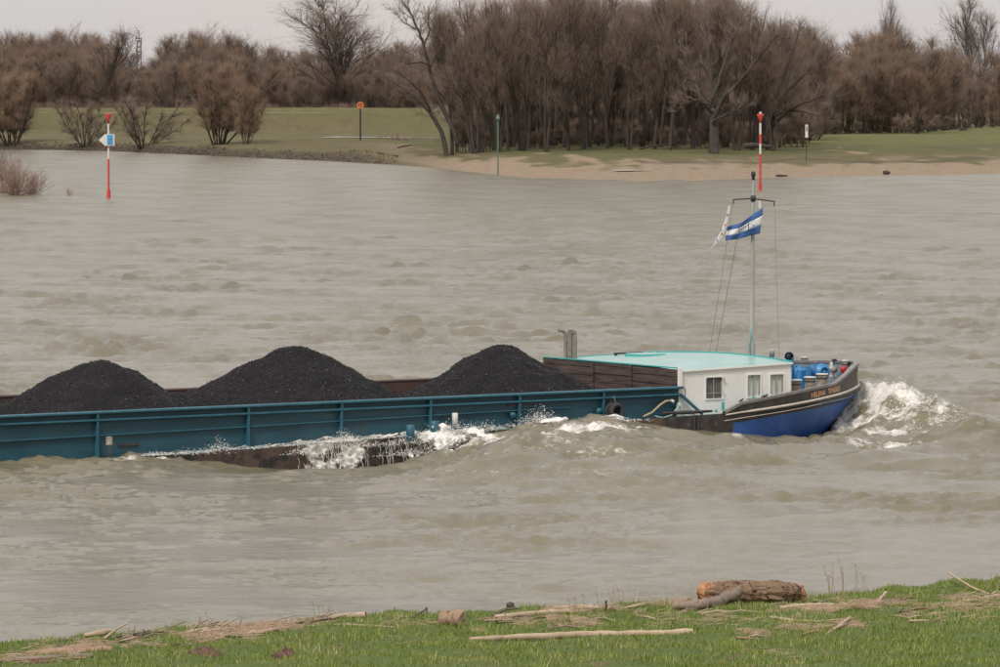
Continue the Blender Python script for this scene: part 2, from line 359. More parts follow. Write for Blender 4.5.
    for b in [(600, 424, .6, 1.5, .9, 1.35), (588, 430, .5, 1.6, .4, 1.1), (615, 441, .3, 1.0, .35, .8), (736, 441, -.1, .5, .25, .62), (640, 426, .4, 1.0, .5, .85), (570, 428, .55, 1.6, .7, 1.1), (540, 432, .5, 1.5, .6, 1.0), (510, 436, .45, 1.3, .8, .9),
              (480, 440, .3, 1.1, .9, 1.0), (450, 448, .05, 1.1, .9, 1.15), (430, 456, -.2, 1.0, .9, 1.2), (405, 464, -.4, 1.0, .8, 1.15),
              (375, 470, -.55, 1.2, .8, 1.15), (345, 473, -.6, 1.1, .6, 1.1), (315, 471, -.6, 1.2, .4, .9), (270, 468, -.5, 2, .25, .6), (160, 457, .1, 1.6, .35, .8),
              (120, 456, .2, 1.0, .3, .7), (720, 437, -.1, 1.5, .5, .55), (780, 440, -.2, 2.0, .6, .6), (665, 445, .1, 1.6, 1.2, .45), (600, 447, .4, 2, 1.6, .5),
              (520, 455, .2, 1.5, 1.0, .5), (500, 445, .3, 1.6, 1.0, .6), (470, 458, 0, 2, 1.2, .55), (480, 492, .0, 2.2, 1.0, .25), (620, 470, .1, 4, 2.4, .36), (560, 450, .2, 3.5, 1.6, .52), (470, 475, 0, 4, 1.5, .42), (700, 452, 0, 3, 1.2, .42), (880, 436, .1, 1.6, 1.6, .95), (930, 438, .1, 2.0, 1.2, .5),
              (900, 415, .4, 1.8, 1.8, .8), (200, 503, 0, 2.0, .5, .22), (985, 432, .1, 2.5, 1.0, .2), (850, 452, 0, 2.5, 1.0, .3)]:
        blob(*b)
    foam = foam * (1 + .25 * field(X, Y, 1.3, 21))
    fine = np.where(res < .4, 1.0, 0.0)
    h = h + fine * np.clip(foam, 0, 1.3) * (0.035 * field(X, Y, .55, 31, 7) + 0.02 * field(X, Y, .28, 32, 7))
    # the hull pushes the water out
    ins = np.clip((halfb(u, USTEM - 0.9) - 0.22 - va) / 0.12, 0, 1) * (u < USTEM - 1.0) * (u > UST + .2)
    h = h * (1 - ins) + (-1.4) * ins
    return h, np.clip(foam, 0, 1.4), np.clip(grp, .5, 1.4) * np.interp(Y, [80, 110, 130, 400, 700], [.30, .38, .75, 3.2, 3.0])

def rows():
    ys = []
    y = 690.0
    while y > 147.5:
        ys.append(CH * F / (y - YH))
        y -= 0.62 if y < 500 and y > 370 else 0.8
    return np.array(ys)
def river():
    Ys = np.concatenate([[20, 50, 70], rows(), [1100, 1400, 1800]])
    a = np.concatenate([[-3, -1.5, -.8, -.45, -.28, -.2, -.17], np.linspace(-.152, .152, 930), [.17, .2, .28, .45, .8, 1.5, 3]])
    A, Y = np.meshgrid(a, Ys); X = A * Y
    res = np.maximum(np.gradient(Ys)[:, None] * np.ones_like(X), np.gradient(a)[None, :] * Y) * 0.75
    h, foam, rgh = water(X, Y, res)
    edge = (np.abs(A) > .165) | (Y > 950) | (Y < 76)
    h[edge] = 0; foam[edge] = 0
    nr, nc = X.shape
    V = np.stack([X, Y, h], -1).reshape(-1, 3)
    i = np.arange(nr - 1)[:, None] * nc + np.arange(nc - 1)[None, :]
    Fc = np.stack([i, i + 1, i + nc + 1, i + nc], -1).reshape(-1, 4)
    me = np_mesh('river', V, Fc, True, {'foam': foam.ravel(), 'chop': rgh.ravel(), 'fine': np.interp(Y, [130, 190, 270, 400, 700], [.10, .11, .14, .20, .23]).ravel()})
    m = bpy.data.materials.new('river_water'); m.use_nodes = True
    n = m.node_tree.nodes; l = m.node_tree.links.new; p = n['Principled BSDF']
    t = n.new('ShaderNodeTexCoord')
    def noise(sc, det, ro=.6, st=(1, 1, 1)):
        mp = n.new('ShaderNodeMapping'); mp.inputs['Scale'].default_value = st; l(t.outputs['Object'], mp.inputs[0])
        a = n.new('ShaderNodeTexNoise'); a.inputs['Scale'].default_value = sc; a.inputs['Detail'].default_value = det; a.inputs['Roughness'].default_value = ro
        l(mp.outputs[0], a.inputs[0]); return a.outputs[0]
    def math_(op, a, b=None, c=None):
        q = n.new('ShaderNodeMath'); q.operation = op
        for k, x in enumerate((a, b, c)):
            if x is None: continue
            if isinstance(x, (int, float)): q.inputs[k].default_value = x
            else: l(x, q.inputs[k])
        return q.outputs[0]
    # base: turbid brown water
    r = n.new('ShaderNodeValToRGB'); r.color_ramp.elements[0].position = .3; r.color_ramp.elements[1].position = .7
    r.color_ramp.elements[0].color = (.165, .145, .085, 1); r.color_ramp.elements[1].color = (.205, .185, .12, 1)
    l(noise(.12, 4), r.inputs[0])
    at = n.new('ShaderNodeAttribute'); at.attribute_name = 'foam'
    fn = noise(2.6, 9, .78); fn2 = noise(.55, 3, .6)
    s = math_('ADD', math_('MULTIPLY', at.outputs['Fac'], 0.62), math_('MULTIPLY', math_('SUBTRACT', fn, .5), 2.3))
    s = math_('ADD', s, math_('MULTIPLY', math_('SUBTRACT', fn2, .5), .35))
    ff = n.new('ShaderNodeMapRange'); ff.interpolation_type = 'SMOOTHSTEP'
    ff.inputs['From Min'].default_value = .30; ff.inputs['From Max'].default_value = .86; l(s, ff.inputs['Value'])
    gate = n.new('ShaderNodeMapRange'); gate.inputs['From Min'].default_value = .05; gate.inputs['From Max'].default_value = .3; l(at.outputs['Fac'], gate.inputs['Value'])
    fac = math_('MULTIPLY', ff.outputs[0], gate.outputs[0])
    mx = n.new('ShaderNodeMixRGB'); l(fac, mx.inputs[0]); l(r.outputs[0], mx.inputs[1]); mx.inputs[2].default_value = (.76, .735, .66, 1)
    l(mx.outputs[0], p.inputs['Base Color'])
    ch = n.new('ShaderNodeAttribute'); ch.attribute_name = 'chop'
    fr_ = n.new('ShaderNodeAttribute'); fr_.attribute_name = 'fine'
    l(math_('ADD', math_('MULTIPLY', fac, .5), fr_.outputs['Fac']), p.inputs['Roughness'])
    p.inputs['IOR'].default_value = 1.33
    b1 = n.new('ShaderNodeBump'); b1.inputs['Distance'].default_value = .085; b1.inputs['Strength'].default_value = 1
    l(math_('MULTIPLY', math_('POWER', noise(2.2, 7, .66, (.6, 1.15, 1)), 1.6), math_('ADD', math_('MULTIPLY', ch.outputs['Fac'], .95), .25)), b1.inputs['Height'])
    b2 = n.new('ShaderNodeBump'); b2.inputs['Distance'].default_value = .028; b2.inputs['Strength'].default_value = .9
    l(noise(.55, 5, .6, (.7, 1.1, 1)), b2.inputs['Height']); l(b2.outputs[0], b1.inputs['Normal'])
    l(b1.outputs[0], p.inputs['Normal'])
    o = mobj('river', me, m); tag(o, 'wide brown choppy river with foam along the barge', kind='structure')
river()

# ------------------------------------------------------------------ far bank terrain
SH = [(-400, 147.5), (0, 149.5), (60, 150), (110, 151), (160, 153.2), (250, 157.5), (330, 161), (400, 165), (440, 168.5), (480, 173), (520, 177), (600, 179.5), (660, 181), (720, 179), (800, 177), (900, 175.3), (1000, 173.8), (1400, 171)]
SA = [(x - 500) / F for x, _ in SH]; SY = [CH * F / (y - YH) for _, y in SH]
def shore(a): return np.interp(a, SA, SY)
def terr(A, Y):
    """far bank height for direction a = X/Y and depth Y"""
    ys = shore(A); d = Y - ys; X = A * Y
    left = 1 - sstep(-.036, -.006, A)                 # steep rocky bank on the left, beach on the right
    zl = np.interp(d, [-30, -4, 0, 5, 12, 60, 150], [-2.5, -1.2, 0.0, 1.25, 1.7, 2.5, 2.6])
    zr = np.interp(d, [-30, -6, 0, 20, 60, 85, 150, 260], [-1.2, -.3, 0.0, .45, 1.15, 1.6, 2.3, 2.5])
    z = zl * left + zr * (1 - left)
    dyk = np.interp(Y, [1085, 1112, 1118, 1145], [0, 1, 1, 0]) * (1 - sstep(.0, .02, A)) * 5.3
    z = z + dyk + sstep(0, 20, d) * (.08 * field(X, Y, 30, 41) + .04 * field(X, Y, 9, 42)) * (1 - .7 * (dyk > .1))
    return z
def terrz(x, Y): a = np.array([(x - 500) / F]); return float(terr(a, np.array([float(Y)]))[0])
def bank():
    a = np.concatenate([[-2, -1, -.5, -.3, -.2, -.16], np.linspace(-.135, .135, 420), [.16, .2, .3, .5, 1, 2]])
    d = np.concatenate([[-30, -10, -4, -2, 0, 1, 2, 3, 4, 5, 6, 8, 10], np.arange(12, 90, 1.5), np.arange(90, 620, 4), np.array([650, 700, 800, 1000, 1500, 2500, 4500])])
    A, Dd = np.meshgrid(a, d); Y = shore(A) + Dd; X = A * Y
    z = terr(A, Y)
    left = 1 - sstep(-.036, -.006, A)
    wob = 1 + .25 * field(X, Y * .25, 26, 51) + .15 * field(X, Y * .2, 8, 52)
    sand = (1 - left) * (1 - sstep(42, 72, Dd * wob + 6 * field(X, Y * .3, 4, 55))) + .5 * (1 - left) * np.exp(-((Dd - 74) / 9) ** 2) * sstep(-.2, 1.0, field(X, Y * .3, 10, 53))
    sand = np.clip(sand, 0, 1)
    dry = np.clip(.55 * np.exp(-((Dd - 75) / 30) ** 2) * (1 - left) + .35 * left * (1 - sstep(60, 160, Dd)) + .25 * left, 0, 1)
    dry = np.clip(dry + .35 * sstep(1000, 1085, Y) * left * (1 - sstep(1098, 1108, Y)) * (A > -.07), 0, 1)
    green = sstep(130, 220, Dd) * (A > .055) + .9 * np.exp(-((Y - 1112) / 5) ** 2)
    mud = left * (1 - sstep(3, 9, Dd * wob)) + .8 * np.exp(-((Dd - 62 - 6 * field(X, Y * .1, 20, 54)) / 5) ** 2) * (1 - left) * (A > .03)
    nr, nc = X.shape
    V = np.stack([X, Y, z], -1).reshape(-1, 3)
    i = np.arange(nr - 1)[:, None] * nc + np.arange(nc - 1)[None, :]
    Fc = np.stack([i, i + 1, i + nc + 1, i + nc], -1).reshape(-1, 4)
    me = np_mesh('ground', V, Fc, True, {'sand': sand.ravel(), 'dry': dry.ravel(), 'green': np.clip(green, 0, 1).ravel(), 'mud': np.clip(mud, 0, 1).ravel()})
    m = bpy.data.materials.new('meadow_and_beach'); m.use_nodes = True
    n = m.node_tree.nodes; l = m.node_tree.links.new; p = n['Principled BSDF']; p.inputs['Roughness'].default_value = .95
    t = n.new('ShaderNodeTexCoord')
    def nz(sc, det, st=(1, 1, 1)):
        mp = n.new('ShaderNodeMapping'); mp.inputs['Scale'].default_value = st; l(t.outputs['Object'], mp.inputs[0])
        q = n.new('ShaderNodeTexNoise'); q.inputs['Scale'].default_value = sc; q.inputs['Detail'].default_value = det; q.inputs['Roughness'].default_value = .7
        l(mp.outputs[0], q.inputs[0]); return q.outputs[0]
    def ramp(src, c0, c1, a=.35, b=.65):
        r = n.new('ShaderNodeValToRGB'); r.color_ramp.elements[0].position = a; r.color_ramp.elements[1].position = b
        r.color_ramp.elements[0].color = (*c0, 1); r.color_ramp.elements[1].color = (*c1, 1); l(src, r.inputs[0]); return r.outputs[0]
    def mixa(name, c0, c1, k=1.0):
        at = n.new('ShaderNodeAttribute'); at.attribute_name = name
        x = n.new('ShaderNodeMixRGB'); l(at.outputs['Fac'], x.inputs[0]); l(c0, x.inputs[1]); l(c1, x.inputs[2]); return x.outputs[0]
    n1 = nz(.12, 8, (1, .3, 1)); n2 = nz(.5, 8, (1, .35, 1)); n3 = nz(1.5, 6, (1, .5, 1))
    c = ramp(n1, (.066, .074, .018), (.112, .104, .030))
    c = mixa('green', c, ramp(n2, (.085, .095, .020), (.130, .128, .034)))
    c = mixa('dry', c, ramp(n2, (.098, .076, .030), (.165, .122, .058)))
    c = mixa('sand', c, ramp(n3, (.19, .135, .082), (.34, .255, .17), .3, .7))
    c = mixa('mud', c, ramp(n3, (.035, .028, .016), (.11, .082, .050)))
    l(c, p.inputs['Base Color'])
    b = n.new('ShaderNodeBump'); b.inputs['Distance'].default_value = .25; l(n3, b.inputs['Height']); l(b.outputs[0], p.inputs['Normal'])
    tag(mobj('ground', me, m), 'far river bank with green meadow, grassy dike and sandy beach', kind='structure')
bank()

def strip(name, x0, x1, Yfun, wd, m, label, lift=.03, ns=60):
    """a flat strip following the terrain"""
    vs = []; nc = 5
    for i in range(ns + 1):
        x = x0 + (x1 - x0) * i / ns; Y = Yfun(x); q = min(i, ns - i) / ns; ww = wd * (min(1, q * 6) + .03) * (1 + .12 * sin(i * .35) + .06 * sin(i * .9))
        for j in range(nc):
            YY = Y + ww * (j / (nc - 1) - .5); vs.append(((x - 500) / F * YY, YY, terrz(x, YY) + lift))
    fs = [(i * nc + j, i * nc + j + 1, (i + 1) * nc + j + 1, (i + 1) * nc + j) for i in range(ns) for j in range(nc - 1)]
    me = bpy.data.meshes.new(name); me.from_pydata(vs, [], fs); me.update()
    return tag(mobj(name, me, m), label, kind='structure')
M['pool'] = mat('still_water', (.30, .28, .25), .45, (.36, .33, .29), .3)
M['path'] = mat('pale_path', (.15, .15, .07), .9, (.27, .255, .19), .05, detail=8)
strip('water', 318, 442, lambda x: 905 + (x - 300) * .05, 3.4, M['pool'], 'narrow strip of standing floodwater in the far meadow', .10)
strip('water', 612, 662, lambda x: 626, 4, M['pool'], 'shallow pool lying on the sandy beach', .16)
strip('path', -150, 430, lambda x: 1106, .55, M['path'], 'pale path along the top of the grassy dike', .06, 80)

# stones of the left bank: uncountable rubble
def rubble():
    V = []; Fq = []; base = 0
    oct_v = np.array([(1, 0, 0), (0, 1, 0), (-1, 0, 0), (0, -1, 0), (0, 0, 1), (0, 0, -1)], float)
    oct_f = np.array([(0, 1, 4), (1, 2, 4), (2, 3, 4), (3, 0, 4), (1, 0, 5), (2, 1, 5), (3, 2, 5), (0, 3, 5)])
    for k in range(1300):
        x = rng.uniform(-60, 230) if rng.random() < .8 else rng.uniform(230, 400); a = (x - 500) / F; d = abs(rng.normal(0, 3.2)) if x < 350 else rng.uniform(0, 18)
        Y = float(shore(a)) + d; z = terrz(x, Y); s = rng.uniform(.08, .24) * (1.6 if rng.random() < .05 else 1)
        V.append(oct_v * s * rng.uniform(.6, 1.3, 3) + [a * Y, Y, z + .05] + rng.normal(0, .04, (6, 3))); Fq.append(oct_f + base); base += 6
    me = np_mesh('rubble', np.concatenate(V), np.concatenate(Fq))
    tag(mobj('rubble', me, M['rock']), 'dark stone rubble along the foot of the far bank', kind='stuff')
rubble()

# ------------------------------------------------------------------ near bank
NE = [(-200, 650), (0, 642), (100, 633), (230, 627), (300, 619), (350, 615), (500, 609), (620, 604), (700, 601), (800, 596), (900, 587), (1000, 577.5), (1200, 560)]
NEA = [(x - 500) / F for x, _ in NE]; NEY = [(CH - .25) * F / (y - YH) for _, y in NE]
def nearz(X, Y):
    X = np.asarray(X, float); Y = np.asarray(Y, float)
    e = np.interp(X / np.maximum(Y, 30), NEA, NEY) + .25 * field(X, X * 0, 2.2, 61); d = e - Y
    z = np.interp(d, [-8, -1.2, -.15, .5, 20, 45, 70, 90, 110], [-1.5, -.6, .0, .26, .95, 1.6, 4.2, 8.6, 9.3])
    return z + sstep(0, .8, d) * (.035 * field(X, Y, 1.7, 62) + .015 * field(X, Y, .6, 63))
def npt(x, y):
    z = .4
    for _ in range(12):
        p = atz(x, y, z); z = .5 * z + .5 * float(nearz(p[0], p[1]))
    return Vector((p[0], p[1], z))
def near_bank():
    xs = np.concatenate([[-160, -90, -50, -30, -22], np.linspace(-17, 17, 280), [22, 30, 50, 90, 160]])
    ys = np.concatenate([[-40, -20, 0, 10, 20, 30, 40, 50, 60, 66, 70], np.linspace(72, 108, 240), [112, 118]])
    X, Y = np.meshgrid(xs, ys); z = nearz(X, Y)
    nr, nc = X.shape
    V = np.stack([X, Y, z], -1).reshape(-1, 3); i = np.arange(nr - 1)[:, None] * nc + np.arange(nc - 1)[None, :]
    Fc = np.stack([i, i + 1, i + nc + 1, i + nc], -1).reshape(-1, 4)
    m = mat('near_bank_turf', (.075, .105, .018), .95, (.10, .13, .03), 1.2, col3=(.16, .11, .065), scale3=.9, thr3=.60, bump=.03, bscale=8)
    tag(mobj('near_bank', np_mesh('near_bank', V, Fc, True), m), 'grassy near river bank sloping down to the water', kind='structure')
near_bank()
def grass():
    N = 290000
    X = rng.uniform(-16, 16.5, N); Y = rng.uniform(75.5, 106, N)
    e = np.interp(X / Y, NEA, NEY); keep = (Y < e + .15) & (np.abs(X / Y) < .162)
    patch = field(X, Y, 2.5, 71) + .6 * field(X, Y, .8, 72)
    keep &= rng.random(N) < np.clip(1.0 + .25 * patch, .35, 1)
    X = X[keep]; Y = Y[keep]; patch = patch[keep]; n = len(X); z = nearz(X, Y)
    edge = sstep(0, 2.5, np.interp(X / Y, NEA, NEY) - Y)
    h = rng.gamma(5, .011, n) * (1 + .3 * np.clip(patch, -1.2, 1.6)) * (.55 + .45 * edge) + .02
    a = rng.uniform(0, 2 * pi, n); wv = np.stack([np.cos(a), np.sin(a), a * 0], -1) * rng.uniform(.005, .010, n)[:, None]
    b = rng.uniform(0, 2 * pi, n); ln = np.stack([np.cos(b), np.sin(b), b * 0], -1) * (h * rng.uniform(.1, .7, n))[:, None]
    P = np.stack([X, Y, z - .01], -1); up = np.zeros((n, 3)); up[:, 2] = h
    p0 = P - wv; p1 = P + wv; p2 = P + up * .6 + ln * .35 - wv * .7; p3 = P + up * .6 + ln * .35 + wv * .7; p4 = P + up + ln
    V = np.stack([p0, p1, p2, p3, p4], 1).reshape(-1, 3); i = np.arange(n)[:, None] * 5
    Q = i + np.array([[0, 1, 3, 2]]); T = i + np.array([[2, 3, 4]])
    dead = field(X, Y, 3.6, 75) + .5 * field(X, Y, 1.1, 76)
    tint = np.repeat(np.clip(rng.normal(.5, .25, n) + .12 * patch + np.where(rng.random(n) < np.clip(.25 * (dead - .5), 0, .4), .6, 0), 0, 1), 5)
    me = np_mesh('grass', V, [Q, T], False, {'tint': tint})
    m = bpy.data.materials.new('grass_blades'); m.use_nodes = True; nn = m.node_tree.nodes; l = m.node_tree.links.new; p = nn['Principled BSDF']
    at = nn.new('ShaderNodeAttribute'); at.attribute_name = 'tint'; r = nn.new('ShaderNodeValToRGB')
    r.color_ramp.elements[0].color = (.095, .135, .014, 1); r.color_ramp.elements[1].color = (.15, .22, .05, 1)
    q = r.color_ramp.elements.new(.6); q.color = (.165, .225, .026, 1); q = r.color_ramp.elements.new(.93); q.color = (.26, .31, .05, 1)
    r.color_ramp.elements[-1].color = (.42, .36, .18, 1)
    l(at.outputs['Fac'], r.inputs[0]); l(r.outputs[0], p.inputs['Base Color']); p.inputs['Roughness'].default_value = .6
    tag(mobj('grass', me, m), 'short bright green grass covering the near bank', 'grass', kind='stuff')
grass()

# ------------------------------------------------------------------ trees
def nrm(v): return v / (np.linalg.norm(v) + 1e-9)
def perp(d, az):
    a = nrm(np.cross(d, [0, 0, 1.0] if abs(d[2]) < .95 else [1.0, 0, 0])); b = np.cross(d, a); return a * cos(az) + b * sin(az)
def path(r, p, d, ln, n, wob, up):
    pts = [np.array(p, float)]; d = nrm(np.array(d, float)); st = ln / n
    for _ in range(n):
        d = nrm(d + r.normal(0, wob, 3) + np.array([0, 0, up])); pts.append(pts[-1] + d * st)
    return np.array(pts)
def onp(pts, t):
    k = t * (len(pts) - 1); i = min(int(k), len(pts) - 2); f = k - i
    return pts[i] * (1 - f) + pts[i + 1] * f, nrm(pts[i + 1] - pts[i])
class TM:
    def __init__(s): s.V = []; s.Q = []; s.T = []; s.n = 0
    def limb(s, pts, r0, r1, sides):
        k = len(pts); rs = np.linspace(1, 0, k) ** .8 * (r0 - r1) + r1
        d = np.gradient(pts, axis=0); d /= np.linalg.norm(d, axis=1)[:, None] + 1e-9
        ref = np.array([.3, .1, 1.0]) if abs(d[0][2]) < .8 else np.array([1.0, .2, 0])
        a = np.cross(d, ref); a /= np.linalg.norm(a, axis=1)[:, None] + 1e-9; b = np.cross(d, a)
        th = np.arange(sides) * 2 * pi / sides
        R = pts[:, None] + (a[:, None] * np.cos(th)[None, :, None] + b[:, None] * np.sin(th)[None, :, None]) * rs[:, None, None]
        s.V.append(R.reshape(-1, 3)); i = np.arange(k - 1)[:, None] * sides; j = np.arange(sides)[None, :]; j2 = (j + 1) % sides
        s.Q.append(np.stack([i + j, i + j2, i + sides + j2, i + sides + j], -1).reshape(-1, 4) + s.n); s.n += k * sides
    def twigs(s, P, D, Ln, rad):
        n = len(P); a = np.cross(D, [.2, .3, 1.0]); a /= np.linalg.norm(a, axis=1)[:, None] + 1e-9; b = np.cross(D, a)
        rr = rad[:, None]
        V = np.stack([P + a * rr, P + (-.5 * a + .87 * b) * rr, P + (-.5 * a - .87 * b) * rr, P + D * Ln[:, None]], 1).reshape(-1, 3)
        i = np.arange(n)[:, None] * 4; T = np.concatenate([i + [[0, 1, 3]], i + [[1, 2, 3]], i + [[2, 0, 3]]]) + s.n
        s.V.append(V); s.T.append(T); s.n += 4 * n
    def mesh(s, name):
        fl = []
        if s.Q: fl.append(np.concatenate(s.Q))
        if s.T: fl.append(np.concatenate(s.T))
        return np_mesh(name, np.concatenate(s.V), fl, True)
def make_tree(seed, H=24, trunks=((0, 0, 0, 1),), r0=.35, n1=20, cb=.25, l1=.33, ang=.7, up=.08, n2=7, n3=5, nt=4, tw=1.8, trad=.0125, shape='oval', wob=.1, twm='twig'):
    r = np.random.default_rng(seed); A = TM(); B = TM(); TP = []; TD = []
    for (ox, lean, az, sc) in trunks:
        d = np.array([sin(lean) * cos(az), sin(lean) * sin(az), cos(lean)])
        tp = path(r, (ox * cos(az), ox * sin(az), -.4), d, H * sc * .93, 12, wob * .55, up * .5 if lean < .3 else up)
        A.limb(tp, r0 * sc ** .8, .045, 7)
        for i in range(n1):
            t = cb + (1 - cb) * ((i + r.random()) / n1) ** .9; t = min(t, .985)
            p, td = onp(tp, t); q = (t - cb) / (1 - cb)
            sh = {'oval': .35 + 1.0 * sin(pi * min(1, .15 + .8 * q)), 'dome': 1.15 - .55 * q, 'broom': .9 - .45 * q, 'up': .8 + .2 * q}[shape]
            ln = H * l1 * sc * sh * r.uniform(.7, 1.15) * (1 if q < .8 else .75)
            an = ang * r.uniform(.7, 1.25) * (1 - .35 * q)
            d1 = nrm(td * cos(an) + perp(td, r.uniform(0, 2 * pi)) * sin(an))
            bp = path(r, p, d1, ln, 7, wob, up)
            A.limb(bp, max(.05, r0 * .42 * (1 - .6 * t)) * sc, .025, 5)
            for _ in range(n2):
                t2 = r.uniform(.2, 1); p2, e2 = onp(bp, t2); an2 = r.uniform(.35, .9)
                d2 = nrm(e2 * cos(an2) + perp(e2, r.uniform(0, 2 * pi)) * sin(an2)); ln2 = ln * r.uniform(.38, .75) * (1.1 - .4 * t2)
                cp = path(r, p2, d2, ln2, 4, wob * 1.3, up * 1.3); A.limb(cp, .055, .022, 3)
                for _ in range(n3):
                    p3, e3 = onp(cp, r.uniform(.15, 1)); an3 = r.uniform(.3, .9)
                    d3 = nrm(e3 * cos(an3) + perp(e3, r.uniform(0, 2 * pi)) * sin(an3) + [0, 0, up])
                    l3 = ln2 * r.uniform(.35, .7) + .4; p4 = p3 + d3 * l3
                    B.twigs(p3[None], d3[None], np.array([l3]), np.array([trad * 1.3]))
                    for _ in range(nt):
                        f = r.random(); d4 = nrm(d3 + r.normal(0, .5, 3) + [0, 0, up * 4]); TP.append(p3 + (p4 - p3) * f); TD.append(d4)
    TP = np.array(TP); TD = np.array(TD); n = len(TP)
    B.twigs(TP, TD, tw * r.uniform(.5, 1.4, n), np.full(n, trad) * r.uniform(.7, 1.2, n))
    return A.mesh('trunk'), B.mesh('crown'), M[twm]
MESH = {}
def proto(key, **k):
    MESH[key] = make_tree(**k)
def put_tree(key, x, Y, sc=1.0, rz=0.0, name='bare_tree', label='', cat='tree', group=None, wide=1.0, z=None):
    a = (x - 500) / F; zz = terrz(x, Y) if z is None else z
    e = empty(name, (a * Y, Y, zz - .05), rz); e.scale = (sc * wide, sc * wide, sc); tag(e, label, cat, group)
    t, c, tm = MESH[key]
    for nm, me, m in (('trunk', t, M['bark']), ('crown', c, tm)):
        if not me.materials: me.materials.append(m)
        o = bpy.data.objects.new(nm, me); link(o); o.parent = e
    return e
proto('tall0', seed=1, H=24, n1=22, cb=.28, l1=.24, ang=.55, up=.10)
proto('tall1', seed=2, H=24, trunks=((.3, .06, 0, 1), (.4, .12, 2.5, .9)), n1=13, cb=.30, l1=.24, ang=.55, up=.10, r0=.3)
proto('tall2', seed=3, H=24, trunks=((0, .10, 1, 1), (.5, .16, 3.6, .85), (.5, .13, 5.6, .8)), n1=9, cb=.25, l1=.24, ang=.6, up=.09, r0=.27)
proto('tall3', seed=4, H=24, n1=22, cb=.22, l1=.27, ang=.6, up=.08, wob=.13, r0=.4)
proto('tall4', seed=5, H=24, trunks=((.2, .04, 0, 1), (.5, .2, 0.4, .7)), n1=12, cb=.2, l1=.26, ang=.65, up=.09, wob=.13)
proto('dome', seed=11, H=24, trunks=((0, .02, 0, 1), (.3, .16, 1.0, .85), (.3, .18, 4.0, .85)), r0=.30, n1=16, cb=.26, l1=.40, ang=.80, up=.045, n2=8, nt=6, shape='dome', trad=.012, tw=1.5, twm='twig_grey')
proto('willow0', seed=21, H=15, trunks=tuple((.6, .10 + .11 * (i % 5), i * .83, .70 + .07 * (i % 4)) for i in range(13)), r0=.12, n1=9, cb=.12, l1=.20, ang=.5, up=.05, n2=5, n3=4, nt=6, tw=1.6, trad=.012, shape='broom', twm='twig_red')
proto('willow1', seed=22, H=12, trunks=tuple((.5, .22 + .16 * (i % 5), i * 1.15, .70 + .08 * (i % 4)) for i in range(11)), r0=.11, n1=8, cb=.12, l1=.22, ang=.6, up=.035, n2=4, n3=4, nt=4, tw=1.4, trad=.010, shape='broom', twm='twig')
proto('under', seed=31, H=7, trunks=tuple((.8, .3 + .15 * (i % 3), i * 1.05, .8) for i in range(6)), r0=.07, n1=7, cb=.05, l1=.35, ang=.8, up=.07, n2=4, n3=4, nt=4, tw=1.3, trad=.012, shape='broom', twm='twig')
proto('dense', seed=41, H=20, trunks=((.2, .05, 0, 1), (.6, .16, 2, .9), (.6, .18, 4.2, .88), (.5, .24, 5.4, .75)), r0=.22, n1=10, cb=.10, l1=.25, ang=.55, up=.09, n2=7, n3=5, nt=5, tw=1.7, trad=.0135, shape='oval', twm='twig')
proto('dense1', seed=42, H=20, trunks=((.2, .03, 1, 1), (.7, .20, 3, .85), (.6, .22, 5.1, .8), (.5, .28, .6, .7)), r0=.22, n1=10, cb=.08, l1=.27, ang=.6, up=.08, n2=7, n3=5, nt=5, tw=1.7, trad=.0135, shape='oval', twm='twig_red')

def gz(x, y, z=2.5): return (CH - z) * F / (y - YH)
R = random.Random(5)
def pick(x, tb):
    for lim, t in tb:
        if x < lim: return t
    return tb[-1][1]
def wood_label(x, row):
    return ('front', 'middle', 'rear')[row] + '-row tree of the far wood, ' + pick(x, [(55, 'at its left end'), (100, 'above the thin willow'), (137, 'above the blue-sign beacon'), (180, 'beside the lattice tower'), (215, 'above the largest willow'), (255, 'above the slender willow'), (300, 'left of the round crown'), (350, 'left under the round crown'), (400, 'right under the round crown'), (999, 'behind the leaning trees')])
def grove_spot(x):
    return pick(x, [(480, 'behind the leaning trees'), (515, 'above the green marker post'), (560, 'left of the grove middle'), (610, 'in the grove middle'), (660, 'right of the grove middle'), (700, 'left of the thick-trunked tree'), (735, 'right behind the thick-trunked tree'), (999, 'by the tall beacon')])
def grove_label(x, row):
    return 'tall grove tree of the ' + ('front', 'second', 'third', 'rear')[row] + ' row, ' + grove_spot(x)
def right_label(x, row):
    return ('front', 'middle', 'back')[row] + '-row tree of the right-hand wood, ' + pick(x, [(820, 'above the white sign post'), (850, 'right of the white sign post'), (875, 'left of the slim high tree'), (900, 'under the slim high tree'), (930, 'left of the low fence'), (965, 'behind the low fence'), (1000, 'under the tall round crown'), (9999, 'past the right frame edge')])
# far tree line behind the dike, left
def top_line(x): return np.interp(x, [-160, 0, 40, 75, 100, 130, 150, 175, 195, 240, 260, 300, 345, 400, 470, 520], [38, 36, 38, 36, 38, 66, 64, 44, 34, 40, 50, 54, 52, 48, 46, 45])
for row, (Y, step, dz) in enumerate(((1190, 11, 24), (1235, 9, 12), (1285, 9, 0))):
    x = -50 + row * 4
    while x < 520:
        yt = top_line(x) + dz + R.uniform(-5, 5)
        H = CH + (YH - yt) * Y / F - 2.5
        key = R.choice(['tall0', 'tall1', 'tall3', 'dense', 'dense1', 'dense'] if row == 2 else ['dense', 'dense1', 'dense', 'tall3'])
        Hk = 24 if key[0] == 't' else 20
        put_tree(key, x, Y + R.uniform(-12, 12), H / Hk, R.uniform(0, 6.3), label=wood_label(x, row), group='bare trees of the far wood behind the dike', wide=1.15, z=2.4)
        x += step * R.uniform(.75, 1.3)
